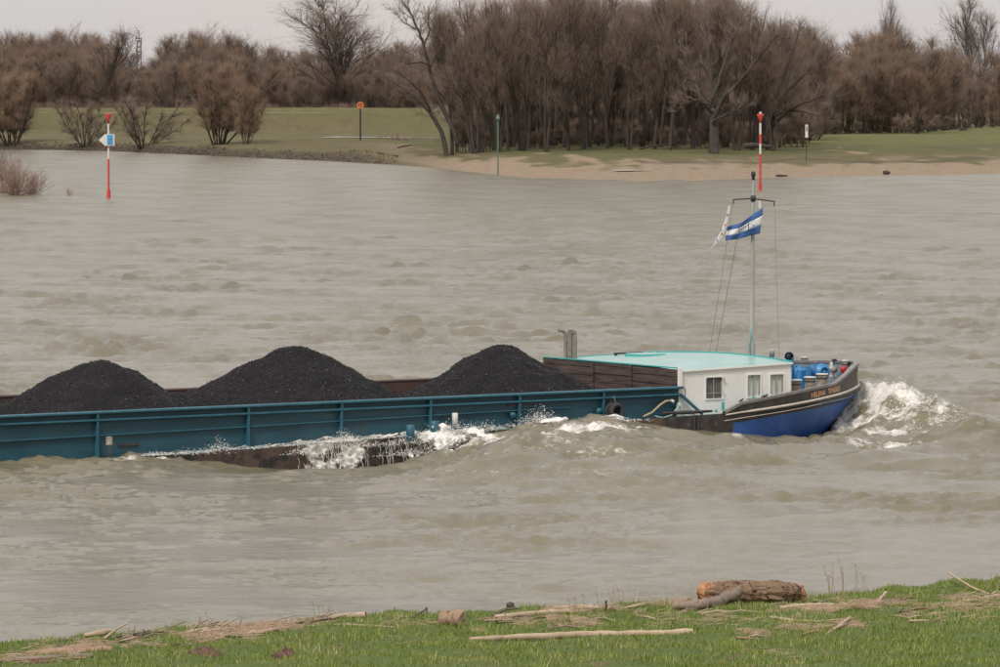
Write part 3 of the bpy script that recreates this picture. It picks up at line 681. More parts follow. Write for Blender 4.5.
put_tree('dome', 347, 1200, (CH + (YH - 16) * 1200 / F - 2.5) / 21.2, .4, label='large bare tree with a broad round crown rising above the wood behind the dike', z=2.4, wide=1.4)
put_tree('tall3', 103, 1182, 1.0, 1.0, label='bare tree with a spreading pale crown left of the lattice tower', z=2.4, wide=1.25)
put_tree('dome', 190, 1195, .92, 2, label='bare tree with two rounded crown tops right of the lattice tower', z=2.4, wide=.6)
# willows on the left water edge
for (x, Y, sc, wd, key, rz, lab, nm) in [
    (12, 930, 1.18, 1.35, 'willow0', .3, 'bushy reddish willow at the far water edge, cut by the left frame edge', 'willow'),
    (86, 915, .98, 1.2, 'willow1', 1.2, 'thin bare willow on the far water edge just left of the blue-sign beacon', 'willow'),
    (143, 885, 1.0, 1.35, 'willow1', 2.6, 'wide open many-stemmed willow on the far water edge right of the blue-sign beacon', 'willow'),
    (219, 850, 1.24, 1.35, 'willow0', 4.0, 'largest dense reddish willow on the far water edge', 'willow'),
    (246, 838, .85, .8, 'willow0', 5.2, 'smaller slender willow touching the largest reddish willow on its right', 'willow')]:
    put_tree(key, x, Y, sc, rz, nm, lab, 'tree', None, wd)
# central grove on the point
GT = [(440, 762, 13, 'under'), (452, 770, 20, 'tall1'), (462, 750, 22, 'tall0')]
def gtop(x): return np.interp(x, [430, 450, 470, 500, 540, 560, 600, 640, 680, 700, 730, 760, 790, 815], [30, 12, 6, 2, -4, -8, -2, 4, -6, -2, 6, 20, 36, 44])
for row, (Y, step, dz) in enumerate(((742, 19, 6), (762, 17, 2), (785, 15, 4), (812, 16, 10))):
    x = 452 + row * 5
    while x < 790:
        yt = gtop(x) + dz + R.uniform(-5, 14); YY = Y + R.uniform(-9, 9)
        H = CH + (YH - yt) * YY / F - 2.4
        put_tree(R.choice(['tall0', 'tall1', 'tall2', 'tall3', 'tall4']), x, YY, H / 24, R.uniform(0, 6.3), 'tall_poplar',
                 label=grove_label(x, row), group='tall bare trees of the grove on the point', wide=1.0)
        x += step * R.uniform(.7, 1.35)
for x in np.arange(470, 800, 19):
    put_tree('under', x + R.uniform(-5, 5), 748 + R.uniform(-4, 45), R.uniform(.5, .95), R.uniform(0, 6.3), 'bare_shrub', 'low shrub among the grove trunks ' + grove_spot(x), 'shrub', 'undergrowth shrubs among the grove trunks', 1.1)
for row, (Yr, st, yt0) in enumerate(((850, 13, 58), (900, 14, 40))):
    for x in np.arange(462 + 6 * row, 812, st):
        xx = x + R.uniform(-4, 4); H = CH + (YH - yt0 - R.uniform(-8, 14)) * Yr / F - 2.4
        put_tree(R.choice(['dense', 'dense1']), xx, Yr + R.uniform(-15, 15), H / 20, R.uniform(0, 6.3), 'thicket_tree', label=('nearer' if row == 0 else 'farther') + ' thicket tree behind the grove, ' + grove_spot(xx), group='bushy trees of the thicket behind the grove', wide=1.1)
        put_tree('under', xx + 5, Yr - 25 + R.uniform(-8, 8), R.uniform(.9, 1.3), R.uniform(0, 6.3), 'bare_shrub', 'thicket shrub behind the grove, ' + grove_spot(xx), 'shrub', 'thicket shrubs behind the grove', 1.3)
for x in np.arange(790, 1040, 11):
    xx = x + R.uniform(-4, 4); put_tree('under', xx, np.interp(xx, [780, 920, 950, 1150], [985, 1012, 1140, 1490]) + R.uniform(2, 24), R.uniform(.4, .8), R.uniform(0, 6.3), 'bare_shrub', 'shrub under the right-hand wood, ' + pick(xx, [(820, 'behind the white sign post'), (870, 'right of the white sign post'), (930, 'left of the low fence'), (1000, 'by the low fence'), (9999, 'past the right frame edge')]), 'shrub', 'shrubs along the foot of the right-hand wood', 1.4)
for x in np.arange(-20, 450, 16):
    xx = x + R.uniform(-5, 5); put_tree('under', xx, 1172 + R.uniform(-4, 8), R.uniform(.8, 1.2), R.uniform(0, 6.3), 'bare_shrub', 'dike-top shrub, ' + pick(xx, [(60, 'at the far left'), (130, 'behind the thin willow'), (200, 'between the beacon and the largest willow'), (270, 'behind the two right-hand willows'), (350, 'left of the orange sign post'), (999, 'right of the orange sign post')]), 'shrub', 'shrubs behind the dike', 1.6, z=2.4)
# right hand wood
def rtop(x): return np.interp(x, [770, 800, 815, 840, 860, 880, 900, 922, 935, 960, 1000, 1150], [30, 34, 40, 44, 40, 30, 42, 38, 48, 54, 52, 48])
for row, (Yk, step, dz) in enumerate(((0, 15, 22), (25, 13, 8), (55, 12, 0))):
    x = 782 + row * 4
    while x < 1050:
        Y = np.interp(x, [780, 920, 950, 1150], [990, 1020, 1150, 1500]) + Yk
        yt = rtop(x) + dz + R.uniform(-6, 8); H = CH + (YH - yt) * Y / F - 2.5
        key = R.choice(['dense', 'dense1', 'dense1', 'tall3', 'tall4'] if row else ['dense', 'dense1']); Hk = 24 if key[0] == 't' else 20
        put_tree(key, x, Y + R.uniform(-8, 8), H / Hk, R.uniform(0, 6.3), label=right_label(x, row), group='bare trees of the wood beyond the right-hand meadow', wide=1.12)
        x += step * R.uniform(.75, 1.3)
put_tree('dome', 975, 1330, (CH + (YH - 18) * 1330 / F - 2.5) / 21.2, 1.4, label='bare tree with a tall round crown near the right frame edge', wide=.75)
put_tree('dome', 884, 1080, (CH + (YH - 22) * 1080 / F - 2.5) / 21.2, 3.4, label='slim bare tree poking above the middle of the right-hand wood', wide=.35)

def special_tree(name, limbs, Y, label, seed, twn=5, trad=.02, zb=None, twl=1.4):
    """limbs: (list of (x,y) sight points, depth offset, r0, r1) -> a tree with these limbs standing at depth Y"""
    r = np.random.default_rng(seed); A = TM(); B = TM(); TP = []; TD = []
    x0, y0 = limbs[0][0][0]; p0 = atY(x0, y0, Y); p0[2] = terrz(x0, Y) - .1
    for pts, dY, ra, rb in limbs:
        P = []
        for i, (x, y) in enumerate(pts):
            q = atY(x, y, Y + dY * i / max(1, len(pts) - 1)) - p0
            if i == 0 and (x, y) == (x0, y0): q[2] = -.1
            P.append(q)
        P = np.array(P); k = len(P); ts = np.linspace(0, k - 1, k * 3)
        PP = np.array([[np.interp(t, range(k), P[:, j]) for j in range(3)] for t in ts]) + r.normal(0, .06, (k * 3, 3))
        A.limb(PP, ra, rb, 7); ln = np.sum(np.linalg.norm(np.diff(PP, axis=0), axis=1))
        for _ in range(int(ln * 1.3)):
            t = r.uniform(.25, 1); p, d = onp(PP, t); an = r.uniform(.4, 1.0)
            d2 = nrm(d * cos(an) + perp(d, r.uniform(0, 6.3)) * sin(an) + [0, 0, .15]); l2 = r.uniform(1.2, 3.6) * (1.2 - .5 * t)
            c = path(r, p, d2, l2, 4, .15, .08); B.limb(c, .05, .02, 3)
            for _ in range(twn):
                p3, e3 = onp(c, r.uniform(.2, 1)); d3 = nrm(e3 + r.normal(0, .5, 3) + [0, 0, .1]); l3 = r.uniform(.6, 1.6)
                B.twigs(p3[None], d3[None], np.array([l3]), np.array([trad * 1.2]))
                for _ in range(6): TP.append(p3 + d3 * l3 * r.random()); TD.append(nrm(d3 + r.normal(0, .45, 3) + [0, 0, .1]))
    TP = np.array(TP); TD = np.array(TD); n = len(TP); B.twigs(TP, TD, twl * r.uniform(.4, 1.2, n), np.full(n, trad))
    e = empty(name, tuple(p0)); tag(e, label, 'tree')
    mobj('trunk', A.mesh('trunk'), M['bark'], e); mobj('crown', B.mesh('crown'), M['twig_grey'], e)
special_tree('leaning_tree', [
    ([(447, 143), (440, 128), (430, 112), (418, 100), (402, 88), (388, 76)], 4, .42, .10),
    ([(430, 112), (424, 96), (413, 84), (404, 76), (394, 70)], -5, .22, .05),
    ([(458, 143), (450, 122), (438, 100), (430, 70), (424, 45), (418, 30), (410, 12), (404, 4)], 2, .42, .07),
    ([(424, 45), (430, 30), (428, 16), (434, 6)], 3, .16, .04),
    ([(430, 66), (422, 62), (408, 64), (398, 60)], -4, .14, .04),
    ([(430, 70), (438, 52), (444, 38), (446, 26)], 4, .16, .04),
    ([(418, 30), (410, 26), (402, 22), (398, 14)], 3, .1, .03)], 735, 'dark tree leaning left over the meadow at the left end of the grove', 101)
special_tree('leaning_tree', [
    ([(482, 143), (474, 128), (458, 112), (446, 100), (436, 88)], 4, .5, .09),
    ([(494, 146), (490, 120), (478, 100), (462, 88), (448, 80)], -4, .5, .08),
    ([(490, 120), (492, 90), (478, 62), (466, 40)], 3, .3, .06),
    ([(482, 104), (470, 86), (456, 60), (447, 44)], 0, .2, .05)], 738, 'thick dark trunk cluster leaning left behind the green pole', 102)
special_tree('broad_tree', [
    ([(714, 154), (714, 138), (713, 120), (712, 100), (710, 70), (706, 40)], 3, .95, .12),
    ([(713, 118), (724, 98), (738, 84), (752, 66), (766, 50), (778, 34)], -4, .38, .06),
    ([(714, 112), (700, 96), (692, 76), (684, 52), (682, 34)], 4, .36, .06),
    ([(712, 100), (722, 70), (730, 44), (740, 24), (742, 12)], 6, .3, .05),
    ([(713, 122), (730, 112), (744, 106), (754, 96)], -6, .2, .04),
    ([(712, 106), (698, 100), (684, 102), (676, 112)], -5, .16, .03)], 716, 'big thick-trunked tree standing foremost at the edge of the grove', 103)
special_tree('spreading_tree', [
    ([(768, 145), (771, 128), (778, 108), (786, 92), (800, 78), (812, 68)], 3, .55, .07),
    ([(771, 128), (782, 116), (800, 104), (816, 98), (828, 96)], -5, .3, .05),
    ([(776, 112), (780, 84), (790, 60), (796, 40), (800, 28)], 5, .3, .05),
    ([(760, 145), (764, 124), (764, 96), (772, 66), (780, 44), (786, 30)], 2, .45, .06),
    ([(775, 116), (790, 110), (806, 112), (820, 116)], -3, .2, .04)], 745, 'dark tree with long limbs spreading right at the right end of the grove', 104)

# fallen trunks lying in the grove
for (x0, y0, x1, y1, Y, r0, lab) in [(744, 146, 772, 146.5, 712, .45, 'fallen dark trunk on the grass left of the tall red and white beacon'),
                                     (640, 150, 668, 144, 735, .18, 'broken dark limb propped between trunks in the grove')]:
    a = atY(x0, y0, Y); b = atY(x1, y1, Y + 2); b1 = MB()
    a[2] = max(a[2], terrz(x0, Y) + r0 * .6)
    c = Vector(a); P = [Vector(p) - c for p in (a, (Vector(a) * .66 + Vector(b) * .34) + Vector((0, 0, .15)), (Vector(a) * .3 + Vector(b) * .7), b)]
    o = b1.tube(P, [r0, r0 * .9, r0 * .7, r0 * .35], 8).build('fallen_trunk', M['bark']); o.location = c; tag(o, lab, 'fallen trunk')

# ================================================================== the barge
barge = empty('cargo_barge', (float(OB[0]), float(OB[1]), 0), TH)
tag(barge, 'long blue and black river barge with white cabin and mast, loaded with coal', 'barge')
def S(u, v, z): return (float(u), float(-v), float(z))         # ship frame: v is starboard, towards the camera
def spx(x, y, v): u, z = inv(x, y, v); return S(u, v, z)

def hull():
    us = np.concatenate([np.linspace(UST, -30, 12), np.linspace(-29, 0, 30), np.linspace(.6, 8.4, 28), 10.3 - 1.9 * (1 - np.linspace(.05, 1, 14)) ** 2.2])
    def lev(u):
        d = float(wdeck(u)); tp = float(wbul(u)); bl = float(np.interp(u, [-50, 0, 1.9], [d - .25, d - .24, .24])) if u < 1.9 else float(wblue(u))
        rb = float(wrub(u)) if u > 1.3 else d - .06
        rb = min(rb, tp - .02); bl = min(bl, rb - .08)
        l4 = bl * .5 - .02 if bl > .1 else bl - .1
        return [-1.6, -1.1, -.75, min(-.15, l4 - .15), l4, bl, rb, (rb + tp) / 2, tp]
    m = MB(); rings = []
    for sgn in (1, -1):
        base = len(m.v); n = 9
        for u in us:
            for j, z in enumerate(lev(u)):
                uu = u if u < 1 else 1 + (u - 1) * (usat(z) - 1) / (USTEM - 1)
                b = float(halfb(u)); fl = np.clip((u - 1) / 8, 0, 1)
                b *= 1 - .16 * fl * np.clip((.7 - z) / 1.2, 0, 1.3)
                if u >= USTEM - 1e-6: b = 0.0
                m.v.append(S(uu, b * sgn, z))
        for i in range(len(us) - 1):
            um = (us[i] + us[i + 1]) / 2
            for j in range(n - 1):
                a = base + i * n + j; q = (a, a + n, a + n + 1, a + 1)
                if sgn < 0: q = q[::-1]
                mi = 0 if (j < 5 and um > 1.9) else (1 if um > -1.0 else 2)
                if j >= 5 and um > 1.0: mi = 1
                m.f.append(q[::-1]); m.mi.append(mi); m.sm.append(True)
        if sgn > 0: b0 = base
        else:
            q = [b0 + j for j in range(n)] + [base + j for j in range(n - 1, -1, -1)]
            m.f.append(tuple(q)); m.mi.append(2); m.sm.append(False)
    return m.build('hull', [M['hull_blue'], M['hull_black'], M['hull_rust']], barge)
hull_o = hull()

def outline(u, off=0.0): return float(halfb(u)) - off
# inner skin of the bow bulwark and its thick cap
for name, w0, w1, t0, t1, mm in (('bulwark_lining', None, 0, .07, .09, 'inside'), ('bulwark_cap', 1, 1, -.03, .11, 'grey_cap')):
    m = MB(); us = np.concatenate([np.linspace(1.3, 8.6, 30), 10.24 - 1.5 * (1 - np.linspace(.1, 1, 14)) ** 2])
    for sgn in (1, -1):
        base = len(m.v)
        for u in us:
            b = float(halfb(u)); top = float(wbul(u))
            nrmu = min(1, max(0, (u - 6) / 4.0))
            if name == 'bulwark_cap':
                ring = [(b + .03, top - .05), (b + .03, top + .035), (max(b - .11, 0), top + .035), (max(b - .11, 0), top - .05)]
                sh = [.04 * nrmu, .04 * nrmu, -.12 * nrmu, -.12 * nrmu]
            else:
                ring = [(max(b - .07, 0), top - .03), (max(b - .09, 0), float(wdeck(u)) - .02)]; sh = [-.1 * nrmu, -.12 * nrmu]
            for (v, z), s_ in zip(ring, sh): m.v.append(S(u + s_, v * sgn, z))
        n = len(ring)
        for i in range(len(us) - 1):
            for j in range(n if n > 2 else 1):
                a = base + i * n + j; b_ = base + i * n + (j + 1) % n
                m.f.append((a, a + n, b_ + n, b_)); m.mi.append(0); m.sm.append(False)
    m.build(name, M[mm], barge)
# rubbing strake: cream half-round band, one each side meeting at the stem
m = MB()
for sgn in (1, -1):
    pts = [S(u + (.02 if u > 9 else 0), (float(halfb(u)) * (1 if u < USTEM - .01 else 0) + .015) * sgn, float(wrub(u))) for u in np.concatenate([np.linspace(1.35, 8.6, 26), 10.3 - 1.7 * (1 - np.linspace(.05, 1, 14)) ** 2])]
    m.tube(pts, [.028] * 4 + [.045] * (len(pts) - 4), 6)
m.build('rubbing_strake', M['cream'], barge)
m = MB()
pts = [S(u, float(halfb(u)) + .01, float(wrub(u)) - .19 + .03 * (u - 1) / 8) for u in np.linspace(1.3, 6.2, 20)]
m.tube(pts, .014, 5); m.build('rubbing_strake', M['cream'], barge)
# deck sheets
m = MB(); us = np.concatenate([np.linspace(UST, 0, 40), np.linspace(.5, 10.0, 30)]); b0 = 0
for u in us:
    b = max(float(halfb(u)) - .01, .0); z = float(wdeck(u)) - (.02 if u < 1.5 else .03)
    m.v += [S(u, b, z), S(u, -b, z)]
for i in range(len(us) - 1): m.f.append((2 * i, 2 * i + 1, 2 * i + 3, 2 * i + 2)); m.mi.append(0 if us[i] < 4.7 else 1); m.sm.append(False)
m.build('deck', [M['deck'], M['deep_blue']], barge)

# coamings
RAIL = 1.47
def coaming(sg):
    m = MB()
    us = np.linspace(UST + 4, 0, 40)
    for u in us:
        z0 = float(wdeck(u)) - .03
        for v, z in ((4.0, z0), (4.0, RAIL - .03), (3.92, RAIL - .03), (3.92, .3)): m.v.append(S(u, v * sg, z))
    for i in range(len(us) - 1):
        for j in range(3):
            a = i * 4 + j; m.f.append((a, a + 1, a + 5, a + 4)); m.mi.append(1 if j == 2 else 0); m.sm.append(False)
    e = len(us) * 4; m.f.append((0, 1, 2, 3)); m.f.append((e - 1, e - 2, e - 3, e - 4)); m.mi += [0, 0]; m.sm += [False, False]
    c = m.build('coaming', [M['coaming'], M['inner']], barge)
    a, b = sorted((3.90 * sg, 4.20 * sg))
    r = MB().box(S(UST + 4, b, RAIL - .075), S(.03, a, RAIL), bev=.02); r.build('top_rail', M['flange' if sg > 0 else 'inner'], c)
    a, b = sorted((4.003 * sg, 4.17 * sg))
    r = MB().box(S(UST + 4, b, RAIL - .30), S(-.02, a, RAIL - .235), bev=.018); r.build('flange', M['flange'], c)
    pts = [S(u, 4.05 * sg, np.interp(u, [-36, -25, -16.3, -9, 0], [.66, .70, .80, .90, 1.0])) for u in np.linspace(-36, -4.4 if sg > 0 else -.2, 20)]
    r = MB()
    for p, q in zip(pts[:-1], pts[1:]): r.beam(p, q, .10, .03)
    r.build('flange', M['flange'], c)
    if sg > 0: xs = [inv(x, 420, 4.1)[0] for x in (97, 248, 341, 430, 519, 603)]
    else: xs = [inv(x, 420, 4.1)[0] for x in (97, 248, 341, 430, 519, 603)]
    for u in xs + [-31.5]:
        z0 = float(wdeck(u)) - .02
        MB().box(S(u - .03, 4.002 * sg, z0), S(u + .03, 4.16 * sg, RAIL - .302)).box(S(u - .035, 4.002 * sg, RAIL - .234), S(u + .035, 4.17 * sg, RAIL - .076)).build('stiffener', M['flange'], c)
    return c
co = coaming(1); coaming(-1)
# lower inner faces and stern board of the hold
MB().box(S(UST + 3.9, -4.0, -.1), S(UST + 4.0, 4.0, RAIL)).build('bulkhead', M['inner'], barge)
MB().box(S(UST + 4, -3.91, .0), S(-.02, 3.91, .35)).build('hold_floor', M['inner'], barge)
# wheelhouse aft, beyond the left edge of the picture
MB().box(S(-39.3, -2.6, .2), S(-36.4, 2.6, 1.9), bev=.05).build('aft_cabin', M['white'], barge)

# front bulkhead of tarred timber, three panels of planks
bh = MB().box(S(0, -4.0, .3), S(.05, 4.0, 2.0)).build('bulkhead', M['wood'], barge)
pr = random.Random(3)
for k, (va, vb) in enumerate(((-3.97, -.98), (-.86, 1.25), (1.37, 3.93))):
    z = .36; i = 0
    while z < 1.98:
        hgt = min(pr.choice([.20, .24, .28]), 2.04 - z); dx = pr.uniform(-.012, .012)
        MB().box((-.055 + dx, -vb + pr.uniform(0, .02), z + .008 + pr.uniform(-.006, .006)), (-.003, -va - pr.uniform(0, .02), z + hgt - .008), bev=.008).build('plank', M['wood'], bh); z += hgt
for v in (-.92, 1.31): MB().box(S(-.10, v - .05, .3), S(-.003, v + .05, 2.03)).build('batten', M['wood'], bh)
MB().box(S(-.08, -4.0, 2.042), S(.055, 3.96, 2.075)).build('capping', M['teal'], bh)
MB().box(S(-.06, 3.935, .5), S(.10, 4.01, 2.09), bev=.01).build('corner_post', M['white'], barge)

# diagonal braces at the end of the coaming
MB().beam(S(-.05, 4.09, RAIL - .26), S(.80, 4.14, .53), .10, .075).build('brace', M['flange'], barge)
m = MB(); m.tube([S(.0, 4.1, RAIL - .03), S(.13, 4.1, RAIL - .08), S(.15, 4.1, RAIL - .26), S(.08, 4.1, RAIL - .46)], .014, 6); m.build('handrail', M['dark'], barge)

# cabin wall with real window openings
def wtop(u): return 1.955 + .026 * u
U0, U1 = .06, inv(791, 380, 3.9)[0]
wins = []
for (xa, xb, ya, yb) in ((705.6, 722.3, 377.4, 398.6), (747.2, 760.4, 375.0, 397.0), (769.8, 783.4, 374.4, 394.9)):
    ua = inv(xa, 385, 3.9)[0]; ub = inv(xb, 385, 3.9)[0]
    zc = (inv((xa + xb) / 2, yb, 3.9)[1], inv((xa + xb) / 2, ya, 3.9)[1]); wins.append((ua, ub, zc[0], zc[1]))
def wall(v, ops, name='cabin_wall'):
    m = MB(); ux = sorted({U0, U1} | {a for q in ops for a in q[:2]}); sgn = 1 if v > 0 else -1
    for a, b in zip(ux[:-1], ux[1:]):
        op = [q for q in ops if q[0] <= a + 1e-6 and q[1] >= b - 1e-6]
        for lo, hi in ([(.45, op[0][2]), (op[0][3], None)] if op else [(.45, None)]):
            ha, hb_ = (wtop(a), wtop(b)) if hi is None else (hi, hi)
            o = [S(a, v, lo), S(b, v, lo), S(b, v, hb_), S(a, v, ha)]; i_ = [S(a, v - .06 * sgn, lo), S(b, v - .06 * sgn, lo), S(b, v - .06 * sgn, hb_), S(a, v - .06 * sgn, ha)]
            m.add(o + i_, [(0, 1, 2, 3), (7, 6, 5, 4), (0, 4, 5, 1), (3, 2, 6, 7), (1, 5, 6, 2), (0, 3, 7, 4)])
    return m.build(name, M['white'], barge)
cw = wall(3.9, wins); wall(-3.9, [])
for k, (ua, ub, z0, z1) in enumerate(wins):
    fr = MB(); t = .035
    fr.box(S(ua - t, 3.903, z1), S(ub + t, 3.935, z1 + t)).box(S(ua - t, 3.903, z0 - t), S(ub + t, 3.935, z0))
    fr.box(S(ua - t, 3.903, z0), S(ua, 3.935, z1)).box(S(ub, 3.903, z0), S(ub + t, 3.935, z1))
    # rounded corners and sliding bar
    for (cu, cz, du, dz) in ((ua, z0, 1, 1), (ub, z0, -1, 1), (ua, z1, 1, -1), (ub, z1, -1, -1)):
        fr.add([S(cu, 3.925, cz), S(cu + .08 * du, 3.925, cz), S(cu + .025 * du, 3.925, cz + .025 * dz), S(cu, 3.925, cz + .08 * dz)], [(0, 1, 2, 3)])
    o = fr.build('window', M['white'], barge)
    um = (ua + ub) / 2
    MB().box(S(um - .018, 3.865, z0), S(um + .018, 3.89, z1)).box(S(ub - .05, 3.865, z0 + .1), S(ub - .03, 3.9, z1 - .12)).build('window_bar', M['steel'], o)
    if k == 0: MB().box(S(ua, 3.868, z0 + .17), S(ub, 3.888, z0 + .19)).build('window_bar', M['steel'], o)
    gl = mat('window_glass', (.05, .055, .055), .06) if k == 0 else bpy.data.materials['window_glass']
    gl.node_tree.nodes['Principled BSDF'].inputs['Alpha'].default_value = .10
    for a, b in ((ua, um - .018), (um + .018, ub)): MB().box(S(a, 3.868, z0), S(b, 3.874, z1)).build('pane', gl, o)
    cu = MB(); n = 24; vs = []
    for i in range(n + 1):
        u = ua - .03 + (ub - ua + .06) * i / n; vv = 3.835 + .015 * sin(i * 1.9); vs += [S(u, vv, z0 - .04), S(u, vv, z1 + .04)]
    cu.add(vs, [(2 * i, 2 * i + 2, 2 * i + 3, 2 * i + 1) for i in range(n)]); cu.build('curtain', M['dark_room'] if k == 0 else M['curtain'], o)  # first window: sheet coloured dark to stand in for the unlit room
MB().box(S(U1 + .003, -3.84, .5), S(U1 + .06, 3.84, 1.92)).build('cabin_wall', M['white'], barge)
MB().box(S(U0 - .01, -3.8, .4), S(U0 + .03, 3.8, 1.9)).build('cabin_wall', M['white'], barge)
# roof: cambered sheet with teal rim
m = MB(); nu, nv = 14, 14
def rz(u, v): return wtop(u) + .012 + .10 * (1 - (v / 3.95) ** 2) - (.03 * max(0, -v) / 3.95)
for i in range(nu + 1):
    for j in range(nv + 1):
        v = -3.96 + 7.92 * j / nv; fu = U1 + .03 + .30 * (1 - (v / 3.96) ** 2); u = U0 + .02 + (fu - U0 - .02) * i / nu
        m.v.append(S(u, v, rz(u, v)))
for i in range(nu):
    for j in range(nv): a = i * (nv + 1) + j; m.f.append((a, a + 1, a + nv + 2, a + nv + 1)); m.mi.append(0); m.sm.append(True)
rf = m.build('cabin_roof', M['roof'], barge)
def rim(pts, r, mm):
    q = MB()
    for a, b in zip(pts[:-1], pts[1:]): q.beam(a, b, r, r)
    return q.build('roof_rim', mm, rf)
rim([S(u, 3.95, wtop(u) - .01) for u in np.linspace(U0 + .02, U1 + .03, 6)], .055, M['white'])
vv = np.linspace(3.9, -3.95, 14); rim([S(U1 + .04 + .30 * (1 - (v / 3.96) ** 2), v, rz(U1, v) + .015) for v in vv], .06, M['teal'])
rim([S(u, -3.95, rz(u, -3.95) + .02) for u in np.linspace(U0, U1 + .03, 6)], .07, M['teal'])
# small things on the roof
def on_roof(x, y, v, dz=0.0):
    u, _ = inv(x, y, v); return u, v
hu = inv(643, 363, -2.2)[0]
MB().box(S(hu - .5, -2.6, 2.02), S(hu + .5, -1.5, 2.15), bev=.02).build('roof_hatch', M['teal'], barge)
MB().box(S(hu - .46, -2.56, 2.152), S(hu + .46, -1.54, 2.172)).build('roof_hatch', M['roof'], barge)
hv = inv(630, 358, -3.5)[0]
MB().tube([S(hv - .6, -3.6, 2.10), S(hv + .6, -3.6, 2.10)], .035, 6).box(S(hv - .55, -3.65, 2.0), S(hv - .5, -3.55, 2.1)).box(S(hv + .5, -3.65, 2.0), S(hv + .55, -3.55, 2.1)).build('roof_rail', M['dark'], barge)
# exhaust pipes with bent tops
for k, (x, yt, r, bend) in enumerate(((565.6, 331.5, .065, -1), (570.2, 331, .085, 0), (575.0, 333, .075, -.3))):
    v = -3.3 + .12 * k; u, zt = inv(x, yt, v); u = max(u, .2); pts = [S(u, v, 1.95), S(u, v, 2.5), S(u, v, zt - .12)]
    if bend: pts += [S(u + .04 * bend, v, zt - .03), S(u + .12 * bend, v, zt + .03), S(u + .30 * bend, v, zt + .05)]
    else: pts += [S(u, v, zt + .04)]
    MB().tube(pts, r, 10).build('exhaust_pipe', M['pipe'], barge)
# mast
um, zm = inv(751.5, 357, .2); zt = inv(753.5, 180, .2)[1]
lean = .055
mast = MB().tube([S(um, .2, .6), S(um + .004, .2, 2.55)], .125, 12).tube([S(um + .004, .2, 2.55), S(um + lean * .5, .2, 5), S(um + lean, .2, zt)], [.092, .075, .045], 10).build('mast', M['mast'], barge)
MB().lathe([(0, 0), (.05, 0), (.05, .12), (.075, .14), (.075, .26), (.03, .30), (0, .30)], S(um + lean, .2, zt), 10).build('lamp', M['dark'], mast)
ua_, za = inv(733.5, 200.5, .2); ub_, zb = inv(774.5, 201, .2)
# yard runs across the picture plane, square to the ship's fore-and-aft line as far as seen
ua_, za = inv(733.5, 199.5, 1.2)[0], inv(733.5, 199.5, 1.2)[1]; P1 = spx(733.5, 199.5, -.5); P2 = spx(774.5, 201.5, .9); PM = S(um + lean * .95, .2, inv(753, 198.5, .2)[1])
MB().tube([P1, PM], .026, 6).tube([PM, P2], .026, 6).tube([P1, (P1[0], P1[1], P1[2] - .14)], .02, 5).tube([P2, (P2[0] - .03, P2[1], P2[2] - .16)], .02, 5).lathe([(0, -.1), (.09, -.1), (.09, .1), (0, .1)], PM, 8).build('yard', M['dark'], mast)
P3 = tuple(np.array(PM) * .68 + np.array(P2) * .32)
MB().lathe([(0, -.05), (.03, -.05), (.08, -.08), (.08, -.28), (.11, -.30), (.11, -.33), (0, -.33)], P3, 10).build('lamp', M['steel'], mast)
MB().tube([S(um - .12, .3, 2.1), S(um - .16, .3, 2.5), S(um - .10, .3, 2.75), S(um - .06, .25, 3.0)], .018, 6).build('signal_halyard', M['teal'], mast)
for (a, b) in ((spx(709, 356, -2.5), P1), (spx(715, 356.5, -3.2), (P1[0] + .25, P1[1], P1[2] - .9)), (spx(779, 357, 1.5), P2)):
    MB().tube([a, tuple((np.array(a) + np.array(b)) / 2 + np.array([.0, 0, -.06])), b], .009, 4).build('stay', M['rope'], mast)
# vent stub forward of the cabin
uv, zv = inv(772, 350, .8)
MB().tube([S(uv, .8, .6), S(uv, .8, zv - .22)], .065, 10).lathe([(0, 0), (.09, 0), (.09, .24), (.075, .27), (0, .27)], S(uv, .8, zv - .24), 12).build('vent_pipe', M['steel'], barge)
# cowl vent, blue
uc, zc = inv(788, 357, 1.0)
MB().tube([S(uc + .12, 1.0, .7), S(uc + .12, 1.0, zc - .25), S(uc + .10, 1.02, zc - .05), S(uc, 1.06, zc + .05), S(uc - .10, 1.2, zc + .03)], [.10, .10, .11, .13, .16], 12, cap=False).build('cowl_vent', M['winch'], barge)
MB().lathe([(0, 0), (.115, 0), (.115, .02), (0, .02)], S(uc - .09, 1.20, zc + .03), 14, axis='y').build('cowl_vent', M['dark'], barge)  # dark disc painted in for the shaded mouth of the cowl
# anchor winch
uw, zw = inv(815.5, 371.5, 1.35)
wz = zw
win = MB().box(S(uw - .75, .6, .66), S(uw + .1, 1.7, .80)).box(S(uw - .70, .75, .80), S(uw - .36, 1.35, wz + .12), bev=.06).build('winch', M['winch'], barge)
mo = MB().lathe([(0, .62), (.20, .62), (.25, .55), (.25, .18), (.29, .16), (.29, .08), (.23, .06), (.21, .0), (.15, -.03), (.15, .03), (0, .03)], S(uw, 1.85, wz), 24, axis='y').build('motor', M['winch'], win)
MB().lathe([(.155, -.005), (.205, -.012), (.205, .0), (.155, .01)], S(uw, 1.84, wz), 24, axis='y').build('motor_ring', M['deep_blue'], mo)
MB().lathe([(0, -.03), (.07, -.02), (.08, .04), (0, .05)], S(uw, 1.84, wz), 14, axis='y').build('shaft_end', M['winch'], mo)
MB().lathe([(0, -.24), (.25, -.24), (.25, -.20), (.12, -.19), (.12, .19), (.25, .20), (.25, .24), (0, .24)], S(uw - .52, .95, wz - .05), 16, axis='y').build('drum', M['winch'], win)
for dv in (-.02, .55): MB().box(S(uw - .5, .9 + dv, .80), S(uw - .3, .97 + dv, wz + .2), bev=.01).build('cheek_plate', M['winch'], win)
